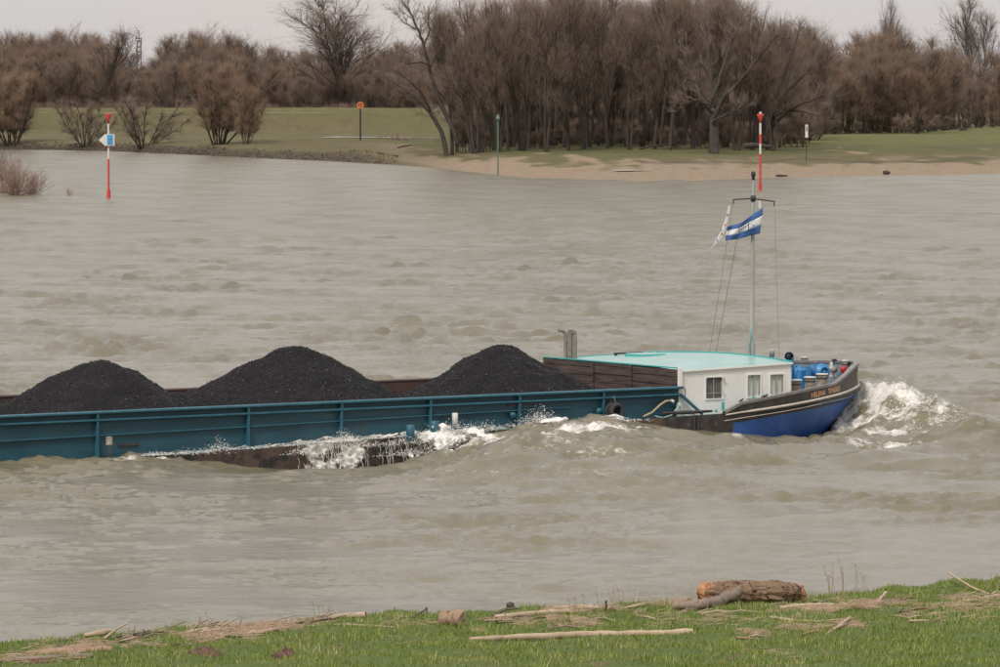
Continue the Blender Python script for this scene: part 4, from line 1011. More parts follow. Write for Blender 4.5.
for i in range(5): MB().tube([S(uw - .2 + .02 * i, 1.30 + .08 * i, wz + .245), S(uw + .2 - .02 * i, 1.30 + .08 * i, wz + .245)], .012, 5).build('cooling_rib', M['winch'], win)
MB().tube([S(uw + .32, 1.9, .68), S(uw + .36, 1.85, 1.0), S(uw + .2, 1.8, 1.12)], .025, 6).build('brake_lever', M['winch'], win)
MB().box(S(uw + .45, .6, .67), S(uw + 1.25, 1.7, .93), bev=.03).build('deck_box', M['deep_blue'], barge)
# bollards
def bollard(x, y, v, r=.15, h=.5):
    u, zt = inv(x, y, v); zb = max(float(wdeck(u)) - .03, zt - h - .1)
    o = MB().lathe([(0, zb - zt), (r * 1.25, zb - zt), (r * 1.25, zb - zt + .04), (r, zb - zt + .05), (r * .97, -.16), (r, -.06), (r, -.02)], S(u, v, zt), 16).build('bollard', M['bollard'], barge)
    MB().lathe([(r, -.022), (r * 1.16, -.02), (r * 1.16, .012), (r * 1.05, .025), (0, .028)], S(u, v, zt), 16).build('bollard_cap', M['pale'], o)
    MB().lathe([(r * 1.01, -.15), (r * 1.03, -.15), (r * 1.03, -.11), (r * 1.01, -.11)], S(u, v, zt), 16).build('dark_band', M['dark'], o)
    return u
for x, y, v in ((796, 380.2, 3.25), (810, 377.3, 2.95), (822, 374.2, 2.55)): bollard(x, y, v, .185, .62)
bollard(804.5, 357.6, -1.9, .12, .6); bollard(845.3, 360.8, -.25, .11, .55)
# windlass and red buoy by the stem
uq, zq = inv(831.5, 366, -.1)
wl = MB().lathe([(0, -.42), (.14, -.42), (.10, -.34), (.08, -.2), (.13, -.14), (.13, -.04), (.06, 0), (.06, .12), (0, .14)], S(uq, -.1, zq), 12).build('windlass', M['steel'], barge)
MB().lathe([(0, -.2), (.11, -.2), (.07, -.08), (.07, .08), (.11, .2), (0, .2)], S(uq, -.1, zq - .12), 12, axis='y').build('drum', M['bollard'], wl)
MB().tube([S(uq, -.1, zq), S(uq + .1, -.1, zq + .08), S(uq + .12, -.1, zq + .2)], .025, 6).box(S(uq + .06, -.16, zq + .16), S(uq + .19, -.04, zq + .24)).build('handle', M['dark'], wl)
uq, zq = inv(843.5, 369.5, -.1)
MB().lathe([(0, -.12), (.07, -.11), (.11, -.04), (.11, .04), (.07, .11), (0, .12)], S(uq, -.1, zq), 12).build('buoy', M['red'], barge)
# deck gear beside the cabin
for x, y, v, hgt, c in ((723, 402, 4.25, .27, 'teal'), (753.5, 397, 4.2, .16, 'teal'), (716, 409.5, 4.3, .09, 'teal')):
    u, z = inv(x, y, v); MB().box(S(u - .035, v - .04, z - hgt), S(u + .035, v + .04, z), bev=.008).build('deck_post', M[c], barge)
for x, y in ((741.5, 400.5), (763, 397), (766, 396)):
    u, z = inv(x, y, 4.4); MB().tube([S(u - .09, 4.4, z - .03), S(u, 4.4, z + .01), S(u + .07, 4.4, z + .05)], .028, 6).tube([S(u, 4.4, z - .1), S(u, 4.4, z)], .03, 6).build('cleat', M['dark'], barge)
MB().tube([spx(723, 390, 3.96), spx(726, 395, 3.96), spx(729, 403, 3.98), spx(729.5, 408, 4.0)], .016, 6).build('white_cord', M['white'], barge)
MB().box(spx(722, 377, 3.96), (spx(724.5, 379, 3.96)[0], -4.0, spx(724, 379.5, 3.96)[2]), bev=.004).build('wall_lamp', M['pale'], barge)
# round timber laid along the deck edge and its straps
MB().tube([spx(662, 413.2, 4.55), spx(690, 412.3, 4.55), spx(712, 411, 4.5)], [.05, .065, .04], 8).build('fender_pole', M['hull_black'], barge)
for x in (694.6, 698.2):
    u = inv(x, 418, 4.73)[0]; MB().box(S(u - .035, 4.69, -.1), S(u + .035, 4.76, .56), bev=.01).build('strap', M['tyre'], barge)
# hoses in the coaming corner
MB().tube([spx(643.5, 416.5, 4.3), spx(652, 412.5, 4.3), spx(660, 405, 4.3), spx(666, 401, 4.2), spx(673, 400.5, 4.1)], .035, 8).build('hose', M['hose_tan'], barge)
MB().tube([spx(655, 416, 4.35), spx(663, 418, 4.35), spx(672, 415, 4.35), spx(678, 407, 4.3), spx(680, 402.5, 4.25)], .026, 8).build('hose', M['hose_green'], barge)
MB().tube([spx(644, 419, 4.2), spx(643.5, 416.5, 4.3)], .05, 8).tube([spx(653, 419, 4.3), spx(655, 416, 4.35)], .06, 8).build('valve', M['dark'], barge)
MB().tube([spx(671, 400.3, 4.12), spx(674, 402, 4.2)], .05, 8).tube([spx(678, 403, 4.2), spx(680, 406, 4.25)], .06, 8).build('valve', M['pale'], barge)
MB().box(spx(676, 405, 4.1), (spx(681, 418, 4.1)[0], -4.16, spx(680, 418, 4.1)[2]), bev=.01).build('tank', M['pale'], barge)
MB().tube([spx(656, 414.5, 4.2), spx(676, 412, 4.2)], .03, 6).tube([spx(660, 411, 4.15), spx(674, 409.5, 4.15)], .022, 6).build('pipe', M['coaming'], barge)
# fittings along the side deck
def post(x, yt, yb, v, r, mm, name, cap=True):
    u, z1 = inv(x, yt, v); z0 = inv(x, yb, v)[1]; m = MB(); m.lathe([(0, z0 - z1 - .1), (r, z0 - z1 - .1), (r, -.02), (r * .85, 0), (0, 0)], S(u, v, z1), 14)
    return m.build(name, mm, barge)
post(410.3, 425, 438.5, 4.95, .135, M['flange'], 'bollard'); post(434.3, 421, 436, 4.95, .135, M['flange'], 'bollard')
post(455, 413, 423, 4.4, .095, M['beacon_white'], 'side_lamp')
u, z1 = inv(109.2, 436.5, 4.45); m = MB(); m.lathe([(0, -.7), (.045, -.7), (.045, -.28), (.12, -.26), (.12, -.22), (.10, -.21), (.10, -.02), (.08, 0), (0, 0)], S(u, 4.45, z1), 14); m.build('side_lamp', M['bollard'], barge)
for x, y in ((511.5, 415), (597.8, 411)):
    u, z = inv(x, y, 4.08); MB().lathe([(0, -.1), (.10, -.1), (.10, -.02), (.07, .03), (0, .04)], S(u, 4.1, z), 10, axis='y').build('fitting', M['flange'], barge)
u, z = inv(128, 445, 4.03); MB().box(S(u - .36, 4.003, z - .03), S(u + .36, 4.05, z + .06), bev=.01).build('scupper', M['hull_black'], barge)
u, z = inv(512, 405, 4.02); MB().box(S(u - .2, 4.003, z - .03), S(u + 1.0, 4.02, z + .03)).build('patch_plate', M['hull_rust'], barge)

# lettering laid onto the bow
def bow_text(txt, u0, u1, wlow, size):
    cu = bpy.data.curves.new('name_lettering', 'FONT'); cu.body = txt; cu.size = size; cu.extrude = 0.0; cu.resolution_u = 2; cu.offset = .006
    o = bpy.data.objects.new('t', cu); link(o); bpy.context.view_layer.update()
    dg = bpy.context.evaluated_depsgraph_get(); me = bpy.data.meshes.new_from_object(o.evaluated_get(dg)); bpy.data.objects.remove(o)
    xs = [v.co.x for v in me.vertices]; x0, x1 = min(xs), max(xs)
    uu = np.linspace(u0 - .3, u1 + 1.0, 60); hb = halfb(uu); arc = np.concatenate([[0], np.cumsum(np.hypot(np.diff(uu), np.diff(hb)))])
    a0 = np.interp(u0, uu, arc); a1 = np.interp(u1, uu, arc)
    for v in me.vertices:
        a = a0 + (v.co.x - x0) / (x1 - x0) * (a1 - a0); u = float(np.interp(a, arc, uu)); b = float(halfb(u)) + .014
        base = wlow(u); v.co = S(u + .006, b, base + v.co.y)
    me.name = 'name_lettering'; return mobj('name_lettering', me, M['letters'], barge)
bow_text('HELENA', 5.55, 6.45, lambda u: float(wrub(u)) + .10, .24)
bow_text('TINEKE', 6.62, 7.5, lambda u: float(wrub(u)) + .11, .24)
bow_text('TZ', 9.25, 9.62, lambda u: float(wrub(u)) + .26, .30)

# tyre fenders hung on the coaming: things of their own
def tyre(x, y, v, R0, lab, rzz):
    u, z = inv(x, y, v); p = s2w(u, v); e = empty('tyre_fender', (float(p[0]), float(p[1]), z), TH + rzz); tag(e, lab, 'tyre')
    prof = [(R0 * .58, -.05), (R0 * .56, -.085), (R0 * .75, -.105), (R0 * .93, -.09), (R0, -.05), (R0, .05), (R0 * .93, .09), (R0 * .75, .105), (R0 * .56, .085), (R0 * .58, .05), (R0 * .90, .0), (R0 * .58, -.05)]
    MB().lathe(prof, (0, 0, 0), 28, axis='y').build('tyre', M['tyre'], e)
    m = MB()
    for i in range(36):
        a = 2 * pi * i / 36
        for s_ in (-1, 1): m.beam((cos(a) * R0 * 1.004, .045 * s_ - .01, sin(a) * R0 * 1.004), (cos(a + .1) * R0 * 1.004, .045 * s_ + .02, sin(a + .1) * R0 * 1.004), .028, .012)
    m.build('tread', M['tyre'], e)
    MB().tube([(0, 0, R0 * .6), (-.02, .04, R0 + .1), (-.02, .1, R0 + .22)], .012, 5).build('hanging_rope', M['rope'], e)
tyre(616, 411.5, 4.36, .285, 'black car tyre hung as a fender on the blue side, the front one', .12)
tyre(611.5, 411, 4.12, .27, 'black car tyre behind the front tyre against the blue side', -.15)

# ---------------------------------------------------------------- coal heaps
def heap(cu, pk, ua, ub, sl, sr, lab, seed):
    us = np.arange(ua, ub + .001, .075); vs = np.linspace(-3.88, 3.88, 110); U, V = np.meshgrid(us, vs); d = U - cu
    g_ = np.random.default_rng(seed)
    asp = np.where(d > 0, sr, sl) * (1 + .10 * np.sin(np.arctan2(V, d) * 3 + seed) + .05 * np.sin(np.arctan2(V, d) * 5 + 2 * seed))
    r = np.sqrt((d * asp) ** 2 + (V * .57) ** 2)
    z = pk - (np.sqrt(r ** 2 + .16) - .4) + .04 * field(U, V, 1.8, seed) + .016 * field(U, V, .6, seed + 1, 12) + .008 * field(U, V, .25, seed + 2, 12) + g_.normal(0, .007, U.shape)
    lowz = .50 + .06 * field(U, V, 3, 84)
    k = .15; z = z + .05 * np.clip(field(U * 1.0, V * 2.4 + np.sin(U), 2.6, seed + 9, 5), -1.5, 1) * np.clip((pk - z) / 1.0, 0, 1); z = np.log(np.exp(z / k) + np.exp(lowz / k)) * k
    nr, nc = U.shape; base = np.stack([U, -V, z], -1).reshape(-1, 3); i = np.arange(nr - 1)[:, None] * nc + np.arange(nc - 1)[None, :]
    Fc = np.stack([i, i + nc, i + nc + 1, i + 1], -1).reshape(-1, 4)
    skirt = np.array([(ua, 3.88, .36), (ub, 3.88, .36), (ub, -3.88, .36), (ua, -3.88, .36)], float)
    e = empty('coal_heap', (float(OB[0]), float(OB[1]), 0), TH); tag(e, lab, 'coal heap')
    o = mobj('coal_slope', np_mesh('coal_slope', base, Fc, True), M['coal'], e)
    oct_v = np.array([(1, 0, 0), (0, 1, 0), (-1, 0, 0), (0, -1, 0), (0, 0, 1), (0, 0, -1)], float)
    oct_f = np.array([(0, 1, 4), (1, 2, 4), (2, 3, 4), (3, 0, 4), (1, 0, 5), (2, 1, 5), (3, 2, 5), (0, 3, 5)])
    N = 9000; n0 = g_.integers(0, len(base), N * 2); dd = base[n0]; keep = (dd[:, 2] > .62); dd = dd[keep][:N]; N = len(dd)
    s = g_.gamma(2.2, .0045, N)[:, None, None] + .006
    V3 = oct_v[None] * s * g_.uniform(.6, 1.4, (N, 1, 3)) + g_.normal(0, .15, (N, 6, 3)) * s + dd[:, None, :] + [0, 0, .005]
    me = np_mesh('coal_lumps', V3.reshape(-1, 3), (oct_f[None] + (np.arange(N) * 6)[:, None, None]).reshape(-1, 3))
    tag(mobj('coal_lumps', me, M['coal_lump'], e), kind='stuff')
heap(-19.38, 2.73, -35.9, -15.6, .68, .62, 'heap of black coal in the hold at the left, aftmost of the three', 81)
heap(-12.11, 2.96, -16.2, -8.0, .56, .66, 'tallest middle heap of black coal in the open hold', 82)
heap(-4.43, 2.73, -8.7, -.12, .68, .62, 'heap of black coal nearest the timber bulkhead and the cabin', 83)

# ---------------------------------------------------------------- flags
def cloth(name, corners, nx, ny, bands, lab, cat, wave=.10, parent=None):
    """corners: TL, TR, BR, BL world points; wavy cloth with horizontal bands of material"""
    TL, TR, BR, BL = [np.array(c) for c in corners]; e = empty(name, tuple(TR)); tag(e, lab, cat)
    for (b0, b1, mm, nm) in bands:
        vs = []; rows_ = max(2, int(ny * (b1 - b0)) + 1)
        for j in range(rows_ + 1):
            t = b0 + (b1 - b0) * j / rows_
            for i in range(nx + 1):
                s = i / nx; p = (TL * (1 - s) + TR * s) * (1 - t) + (BL * (1 - s) + BR * s) * t
                q = p + np.array([.01 * sin(t * 7 + s * 5), wave * sin(s * 11 + t * 4) * (.3 + .7 * (1 - s)), (-.07 * sin(s * pi)) * (1 - t) * .9 + .03 * sin(s * 9 + 1) * (1 - s)])
                vs.append(q - TR)
        fs = [(j * (nx + 1) + i, j * (nx + 1) + i + 1, (j + 1) * (nx + 1) + i + 1, (j + 1) * (nx + 1) + i) for j in range(rows_) for i in range(nx)]
        me = bpy.data.meshes.new(nm); me.from_pydata([tuple(v) for v in vs], [], fs); me.polygons.foreach_set('use_smooth', [True] * len(fs)); me.update()
        o = mobj(nm, me, mm, e); so = o.modifiers.new('thick', 'SOLIDIFY'); so.thickness = .006; so.offset = 0
    return e, TR
YF = 156.6
c = [atY(727, 228, YF + .25), atY(763.2, 207.5, YF), atY(760.3, 233.5, YF), atY(725.5, 241.5, YF + .25)]
fe, TR = cloth('flag', c, 20, 12, [(0, .30, M['flag_blue'], 'blue_stripe'), (.30, .66, M['flag_white'], 'white_stripe'), (.66, 1, M['flag_blue'], 'blue_stripe')],
               'blue and white striped flag with a dark box emblem flying from the mast', 'flag')
def ln(pts, r=.014):
    m = MB()
    P = [Vector(atY(x, y, YF - .13)) - Vector(TR) for x, y in pts]
    for a, b in zip(P[:-1], P[1:]): m.beam(a, b, r * 2, r)
    return m
ln([(739, 232), (748.5, 231), (748.5, 223)]).build('emblem', M['ink'], fe)
ln([(739, 232), (739, 227), (748, 222)], .012).build('emblem', M['ink'], fe)
ln([(741, 230), (744, 227.5), (755, 220)], .016).build('emblem', M['ink'], fe)
ln([(741, 229.5), (744, 230), (746.5, 227), (743.5, 226.8)], .012).build('emblem', M['ink'], fe)
ln([(748, 227.5), (753, 226.5), (753.5, 224.5), (750, 225)], .012).build('emblem', M['ink'], fe)
c = [atY(728.6, 206, YF), atY(729.8, 206, YF), atY(723.5, 238, YF), atY(709, 254, YF)]
TL, TR2, BR, BL = c
m = MB(); vs = []; e = empty('flag', tuple(TR2)); tag(e, 'narrow white flag with small red and blue marks hanging limp left of the striped flag', 'flag')
prof = [(728.4, 206, 730.2, 206), (726.6, 214, 729.3, 214), (724.6, 221, 728, 222), (721.8, 229, 726, 230), (718.2, 236, 723.2, 237), (713.8, 243.5, 718.8, 242), (709.8, 250.5, 713, 247.5), (707.8, 255, 709, 253.5)]
for (xa, ya, xb, yb) in prof:
    for k in range(5):
        s = k / 4; p = atY(xa + (xb - xa) * s, ya + (yb - ya) * s, YF + .025 * sin(k * 1.8 + ya * .2) + .03 * s); vs.append(tuple(p - TR2))
m.add(vs, [(j * 5 + i, j * 5 + i + 1, (j + 1) * 5 + i + 1, (j + 1) * 5 + i) for j in range(len(prof) - 1) for i in range(4)], sm=True)
o = m.build('cloth', M['flag_white'], e); so = o.modifiers.new('thick', 'SOLIDIFY'); so.thickness = .006; so.offset = 0
for (x, y, mm) in ((725.4, 225, 'red'), (721.8, 234, 'red'), (727.8, 215, 'flag_blue'), (721, 230, 'flag_blue'), (717.5, 241, 'flag_blue')):
    p = Vector(atY(x, y, YF - .12)) - Vector(TR2); MB().box(p - Vector((.025, .008, .03)), p + Vector((.025, .008, .03))).build('mark', M[mm], e)

# ---------------------------------------------------------------- spray
OCT_V = np.array([(1, 0, 0), (0, 1, 0), (-1, 0, 0), (0, -1, 0), (0, 0, 1), (0, 0, -1)], float)
OCT_F = np.array([(0, 1, 4), (1, 2, 4), (2, 3, 4), (3, 0, 4), (1, 0, 5), (2, 1, 5), (3, 2, 5), (0, 3, 5)])
def drops(name, P, sz, label, elong=None):
    N = len(P); sc = np.ones((N, 1, 3)); g_ = np.random.default_rng(len(P))
    if elong is not None: sc[:, 0, :] = elong
    V = OCT_V[None] * sz[:, None, None] * sc * g_.uniform(.7, 1.3, (N, 1, 3)) + P[:, None, :]
    me = np_mesh(name, V.reshape(-1, 3), (OCT_F[None] + (np.arange(N) * 6)[:, None, None]).reshape(-1, 3), True)
    return tag(mobj(name, me, M['foam_solid']), label, 'spray', kind='stuff')
g_ = np.random.default_rng(99)
def wh(X, Y): return water(np.asarray(X, float), np.asarray(Y, float), np.full(np.shape(X), .1))[0]
# bow wave spray
t = g_.random(4500) ** .8; seg = np.array([np.interp(t, [0, .35, .7, 1], RIDGE[:4, k]) for k in range(3)]).T
X = seg[:, 0] + g_.normal(-.1, .55, len(t)); Y = seg[:, 1] + g_.normal(0, .7, len(t)); Z = wh(X, Y) + np.abs(g_.normal(0, .02 + .05 * (1 - t), len(t)))
A1 = np.stack([X, Y, Z], -1); s1 = g_.gamma(1.6, .0045, len(t)) + .004
# splashes along the hull
cen = [(300, 452, .3, .15, 300), (190, 452, .5, .1, 150), (215, 448, .3, .18, 220), (155, 453, .4, .07, 120), (340, 440, .35, .2, 500), (350, 445, .8, .12, 400), (432, 440, 1.0, .22, 1500), (420, 452, .8, .16, 900), (452, 434, .7, .22, 900),
       (480, 428, .5, .12, 400), (535, 419, .4, .22, 420), (522, 424, .6, .1, 350), (600, 420, .8, .08, 700), (570, 423, .7, .06, 350), (395, 470, 1.2, .07, 500), (345, 474, 1.2, .06, 400)]
PP = []
for (x, y, sp_, up_, n) in cen:
    n = int(n * 1.8); sp_ *= .9
    u, z = inv(x, y, 4.75); uu = u + g_.normal(0, sp_, n); vv = 4.75 + np.abs(g_.normal(0, .35, n)); q = OB[None] + HD[None] * uu[:, None] + SD[None] * vv[:, None]
    zz = z - .05 + np.abs(g_.normal(0, up_, n)) * (1 - np.clip(np.abs(uu - u) / (2.5 * sp_), 0, .9)); PP.append(np.stack([q[:, 0], q[:, 1], zz], -1))
PP = np.concatenate(PP); s2 = g_.gamma(1.5, .0036, len(PP)) + .003
drops('bow_spray', A1, s1, 'white spray thrown up by the breaking bow wave')
drops('side_spray', PP, s2, 'white spray and splashes along the barge side')
# foam lying on the flooded side deck
N = 9000; u = g_.uniform(-20.5, -9.5, N); dens = (.35 + .65 * (u > -15.5)) * (.6 + .4 * np.sin(u * 2.1) * np.sin(u * .9 + 1)); kk = g_.random(N) < dens; u = u[kk]; N = len(u)
v = 4.05 + .68 * g_.random(N) ** .8; q = OB[None] + HD[None] * u[:, None] + SD[None] * v[:, None]; z = wdeck(u) + .01 + np.abs(g_.normal(0, .025, N)) + .03 * (u > -15)
drops('deck_foam', np.stack([q[:, 0], q[:, 1], z], -1), g_.gamma(1.6, .0045, N) + .003, 'foaming water running along the side deck', (1.6, 1.3, .6))
# water pouring off the deck edge: thin strands
def cascade():
    V = []; T = []; base = 0; g2 = np.random.default_rng(17)
    ulo = inv(296, 450, 4.75)[0]; uhi = inv(412, 450, 4.75)[0]
    for k in range(260):
        u = g2.uniform(ulo, uhi); dens = np.interp(u, [ulo, ulo + .7, ulo + 3.2, ulo + 3.7, uhi - 1, uhi], [.7, 1, .9, .45, .3, .8]) * (.55 + .45 * sin(u * 5) * sin(u * 2.3 + 1))
        if g2.random() > dens: continue
        zt = float(wdeck(u)) + .02; dn = g2.gamma(2.0, .14) + .04; st = g2.uniform(0, .6) * (g2.random() < .8); p = s2w(u, 4.76 + .02 * g2.random()); o = s2w(u + g2.normal(-.05, .05), 4.80 + .25 * (dn + st)); r = g2.uniform(.003, .008)
        a = np.array([p[0], p[1], zt - st]); b = np.array([o[0], o[1], max(zt - st - dn, -.72)]); mid = a * .5 + b * .5 + np.array([SD[0], SD[1], 0]) * .05 + [0, 0, .04]
        for (A_, B_, ra, rb) in ((a, mid, r, r * 1.1), (mid, b, r * 1.1, r * .3)):
            hx = np.array([HD[0], HD[1], 0]); sx = np.array([SD[0], SD[1], 0])
            ring = lambda c, rr: [c - hx * rr, c + hx * rr, c + sx * rr * .8]
            V += ring(A_, ra) + ring(B_, rb); T += [(base, base + 3, base + 5, base + 2), (base + 2, base + 5, base + 4, base + 1), (base + 1, base + 4, base + 3, base)]; base += 6
    me = np_mesh('cascade', np.array(V), np.array(T), True)
    tag(mobj('cascade', me, M['foam_solid']), 'sheet of white water pouring off the side deck over the dark hull', 'cascade', kind='stuff')
cascade()
def torn_sheets():
    m = bpy.data.materials.new('torn_water'); m.use_nodes = True; n = m.node_tree.nodes; l = m.node_tree.links.new; p = n['Principled BSDF']
    p.inputs['Base Color'].default_value = (.80, .78, .72, 1); p.inputs['Roughness'].default_value = .5
    t = n.new('ShaderNodeTexCoord'); mp = n.new('ShaderNodeMapping'); mp.inputs['Scale'].default_value = (1, 1, .42); l(t.outputs['Object'], mp.inputs[0])
    a = n.new('ShaderNodeTexNoise'); a.inputs['Scale'].default_value = 7.5; a.inputs['Detail'].default_value = 9; a.inputs['Roughness'].default_value = .78; l(mp.outputs[0], a.inputs[0])
    at = n.new('ShaderNodeAttribute'); at.attribute_name = 'cover'
    ad = n.new('ShaderNodeMath'); ad.operation = 'ADD'; l(a.outputs[0], ad.inputs[0]); l(at.outputs['Fac'], ad.inputs[1])
    r = n.new('ShaderNodeMapRange'); r.interpolation_type = 'SMOOTHSTEP'; r.inputs['From Min'].default_value = .93; r.inputs['From Max'].default_value = 1.13; l(ad.outputs[0], r.inputs['Value'])
    l(r.outputs[0], p.inputs['Alpha']); m.displacement_method = 'BUMP'
    def sheet(seed, x0, x1, start, end, cover, bulge, lab):
        ua, ub = inv(x0, 450, 4.75)[0], inv(x1, 450, 4.75)[0]; us = np.linspace(ua, ub, int((ub - ua) / .05)); ts = np.linspace(0, 1, 26)
        U, T = np.meshgrid(us, ts); v0, z0 = start(U); v1, z1 = end(U)
        V = v0 + (v1 - v0) * T; Zz = z0 + (z1 - z0) * T ** 1.4 + bulge * np.sin(T * pi)
        nzf = .05 * field(U, T * 2, .8, seed) + .035 * field(U, T * 2, .3, seed + 1); V = V + nzf * 1.2; Zz = Zz + nzf * .8 * np.sin(T * pi * .9 + .3)
        q = np.stack([OB[0] + HD[0] * U + SD[0] * V, OB[1] + HD[1] * U + SD[1] * V, Zz], -1).reshape(-1, 3); nr, nc = U.shape
        i = np.arange(nr - 1)[:, None] * nc + np.arange(nc - 1)[None, :]; Fc = np.stack([i, i + 1, i + nc + 1, i + nc], -1).reshape(-1, 4)
        edge = sstep(0, .5, U - ua) * sstep(0, .5, ub - U); cv = cover(U, T) * edge + (edge - 1) * .4
        tag(mobj('torn_water', np_mesh('torn_water', q, Fc, True, {'cover': cv.ravel()}), m), lab, 'splash', kind='stuff')
    W = lambda U: np.interp(U, CU, CW)
    dk = lambda U: (4.74 + 0 * U, wdeck(U) + .03)
    for k in range(2):
        sheet(300 + k * 7, 292, 402, dk, lambda U, k=k: (4.86 + .14 * k + 0 * U, W(U) - .02), lambda U, T: .50 + .10 * field(U, T, .9, 320 + k) - .05 * T - .25 * sstep(inv(350, 450, 4.75)[0], inv(372, 450, 4.75)[0], U) * (1 - sstep(inv(392, 450, 4.75)[0], inv(402, 450, 4.75)[0], U)), .05, ('front', 'outer')[k] + ' torn sheet of water falling off the side deck')
    for k in range(3):
        sheet(340 + k * 7, 392, 480, lambda U: (4.15 + 0 * U, wdeck(U) + .07 + .10 * k * np.exp(-((U + 10.0) / .8) ** 2)), lambda U, k=k: (5.5 + .45 * k + 0 * U, W(U) + .02), lambda U, T: .46 + .10 * field(U, T, 1.0, 330 + k) - .10 * abs(T - .5), .08 + .05 * k, ('lower', 'middle', 'upper')[k] + ' layer of white water washing over the deck by the two blue bollards')
    sheet(410, 120, 300, lambda U: (4.10 + 0 * U, wdeck(U) + .02), lambda U: (4.75 + 0 * U, wdeck(U) + .03), lambda U, T: .44 + .12 * field(U, T, 1.3, 411), .02, 'thin foam running along the flooded side deck at left')
    sheet(420, 290, 410, lambda U: (4.05 + 0 * U, wdeck(U) + .05), lambda U: (4.76 + 0 * U, wdeck(U) + .04), lambda U, T: .52 + .12 * field(U, T, 1.0, 421), .05, 'foam on the side deck above the falling water')
    sheet(390, 500, 640, lambda U: (4.5 + 0 * U, W(U) - .02), lambda U: (6.0 + 0 * U, W(U) - .02), lambda U, T: .42 + .14 * field(U, T, 1.4, 350) - .25 * abs(T - .4), .07, 'thin broken foam on top of the wave crest beside the tyres')
torn_sheets()

# ================================================================== marks and signs on the banks
def at_ground(x, Y): return Vector(((x - 500) / F * Y, Y, terrz(x, Y)))
def pz(x, y, Y): return float(atY(x, y, Y)[2])
Yb = 11 * F / (197.5 - YH)
bx = float(atY(108.5, 150, Yb)[0]); e = empty('river_beacon', (bx, Yb, 0)); tag(e, 'red and white beacon pole with a blue and white arrow sign standing in the river', 'beacon')
Z = lambda y: pz(108, y, Yb)
MB().tube([(0, 0, -1), (0, 0, Z(159))], .115, 12).tube([(0, 0, -1), (0, 0, Z(190))], .20, 12).build('red_pole', M['beacon_red'], e)
MB().tube([(0, 0, Z(159) + .002), (0, 0, Z(123))], .105, 12).build('white_pole', M['beacon_white'], e)
MB().tube([(0, 0, Z(148.2)), (0, 0, Z(146.8))], .112, 12).build('red_band', M['beacon_red'], e)
MB().lathe([(0, Z(124)), (.10, Z(124)), (.16, Z(119)), (.36, Z(115)), (.36, Z(113.6)), (0, Z(113.6))], (0, 0, 0), 14).build('topmark', M['beacon_red'], e)
k = Yb / F
MB().box((-3.3 * k, -.22, Z(145.6)), (6.2 * k, -.14, Z(134.2))).build('sign_board', M['beacon_white'], e)
m = MB(); tri = [(-3.4 * k, 0, Z(134)), (-3.4 * k, 0, Z(145.8)), (-9.6 * k, 0, Z(140))]
m.add([(x, -.215, z) for x, _, z in tri] + [(x, -.145, z) for x, _, z in tri], [(0, 1, 2), (5, 4, 3), (0, 3, 4, 1), (1, 4, 5, 2), (2, 5, 3, 0)]); m.build('arrow_board', M['beacon_white'], e)
sb = MB().box((-1.2 * k, -.235, Z(145)), (4.8 * k, -.222, Z(134.8))).build('sign_face', M['sign_blue'], e)
ws = MB()
def wl_(a, b, t=.06): ws.beam((a[0] * k, -.246, Z(a[1])), (b[0] * k, -.246, Z(b[1])), t, .012)
wl_((1.0, 139.5), (3.5, 137.2), .16); wl_((1.2, 139.5), (3.8, 141), .10); wl_((-.3, 143.6), (1.6, 141.5), .12); wl_((2, 143.8), (4.2, 142.4), .10)
ws.build('sign_symbol', M['beacon_white'], e)
Yb = 11 * F / (190 - YH); bx = float(atY(760.3, 150, Yb)[0]); e = empty('river_beacon', (bx, Yb, 0)); tag(e, 'tall red and white striped beacon pole standing in the river by the beach', 'beacon')
Z = lambda y: pz(760, y, Yb)
for (y0, y1, c, r) in ((191, 154, 'beacon_red', .13), (154, 143.5, 'beacon_white', .12), (143.5, 134.2, 'beacon_red', .15), (134.2, 122, 'beacon_white', .12)):
    MB().tube([(0, 0, Z(y0) if y0 < 191 else -1), (0, 0, Z(y1) - .003)], r, 12).build('pole_section', M[c], e)
MB().tube([(0, 0, -1), (0, 0, Z(183))], .21, 12).build('sleeve', M['beacon_red'], e)
MB().lathe([(0, Z(123)), (.13, Z(123)), (.20, Z(119)), (.40, Z(115.3)), (.40, Z(114)), (0, Z(114))], (0, 0, 0), 14).build('topmark', M['beacon_red'], e)
MB().lathe([(0, 0), (.10, 0), (.12, .1), (.10, .22), (0, .26)], (0, 0, Z(114)), 10).box((-.2, -.03, Z(114) + .08), (.2, .03, Z(114) + .14)).build('gull_stand_in', M['beacon_white'], e)  # small white form taken for a gull, shaped here as a lantern-like cap
Yb = 690 if False else 628; p = at_ground(498, Yb); e = empty('green_marker_post', tuple(p)); tag(e, 'slim dark green marker post with a cone top on the sandy beach', 'marker post')
zt = pz(498, 114, Yb) - p.z
MB().tube([(0, 0, -.3), (0, 0, zt - .5)], .105, 10).build('post', M['green_pole'], e)
MB().lathe([(0, zt - .78), (.32, zt - .78), (.30, zt - .6), (.06, zt), (0, zt)], (0, 0, 0), 12).build('topmark', M['green_pole'], e)
Yb = 862; p = at_ground(360.5, Yb); e = empty('marker_post', tuple(p)); tag(e, 'dark post with an orange framed triangle sign on the green meadow', 'marker post')
zt = pz(360, 102, Yb) - p.z; zm_ = pz(360, 108.3, Yb) - p.z; cz = (zt + zm_) / 2; rr = (zt - zm_) / 2 + .05
MB().tube([(0, 0, -.3), (0, 0, zm_)], .16, 8).build('post', M['post'], e)
MB().lathe([(rr * .62, -.06), (rr, -.06), (rr, .06), (rr * .62, .06), (rr * .62, -.06)], (0, -.1, cz), 16, axis='y', sm=False).build('sign_frame', M['orange'], e)
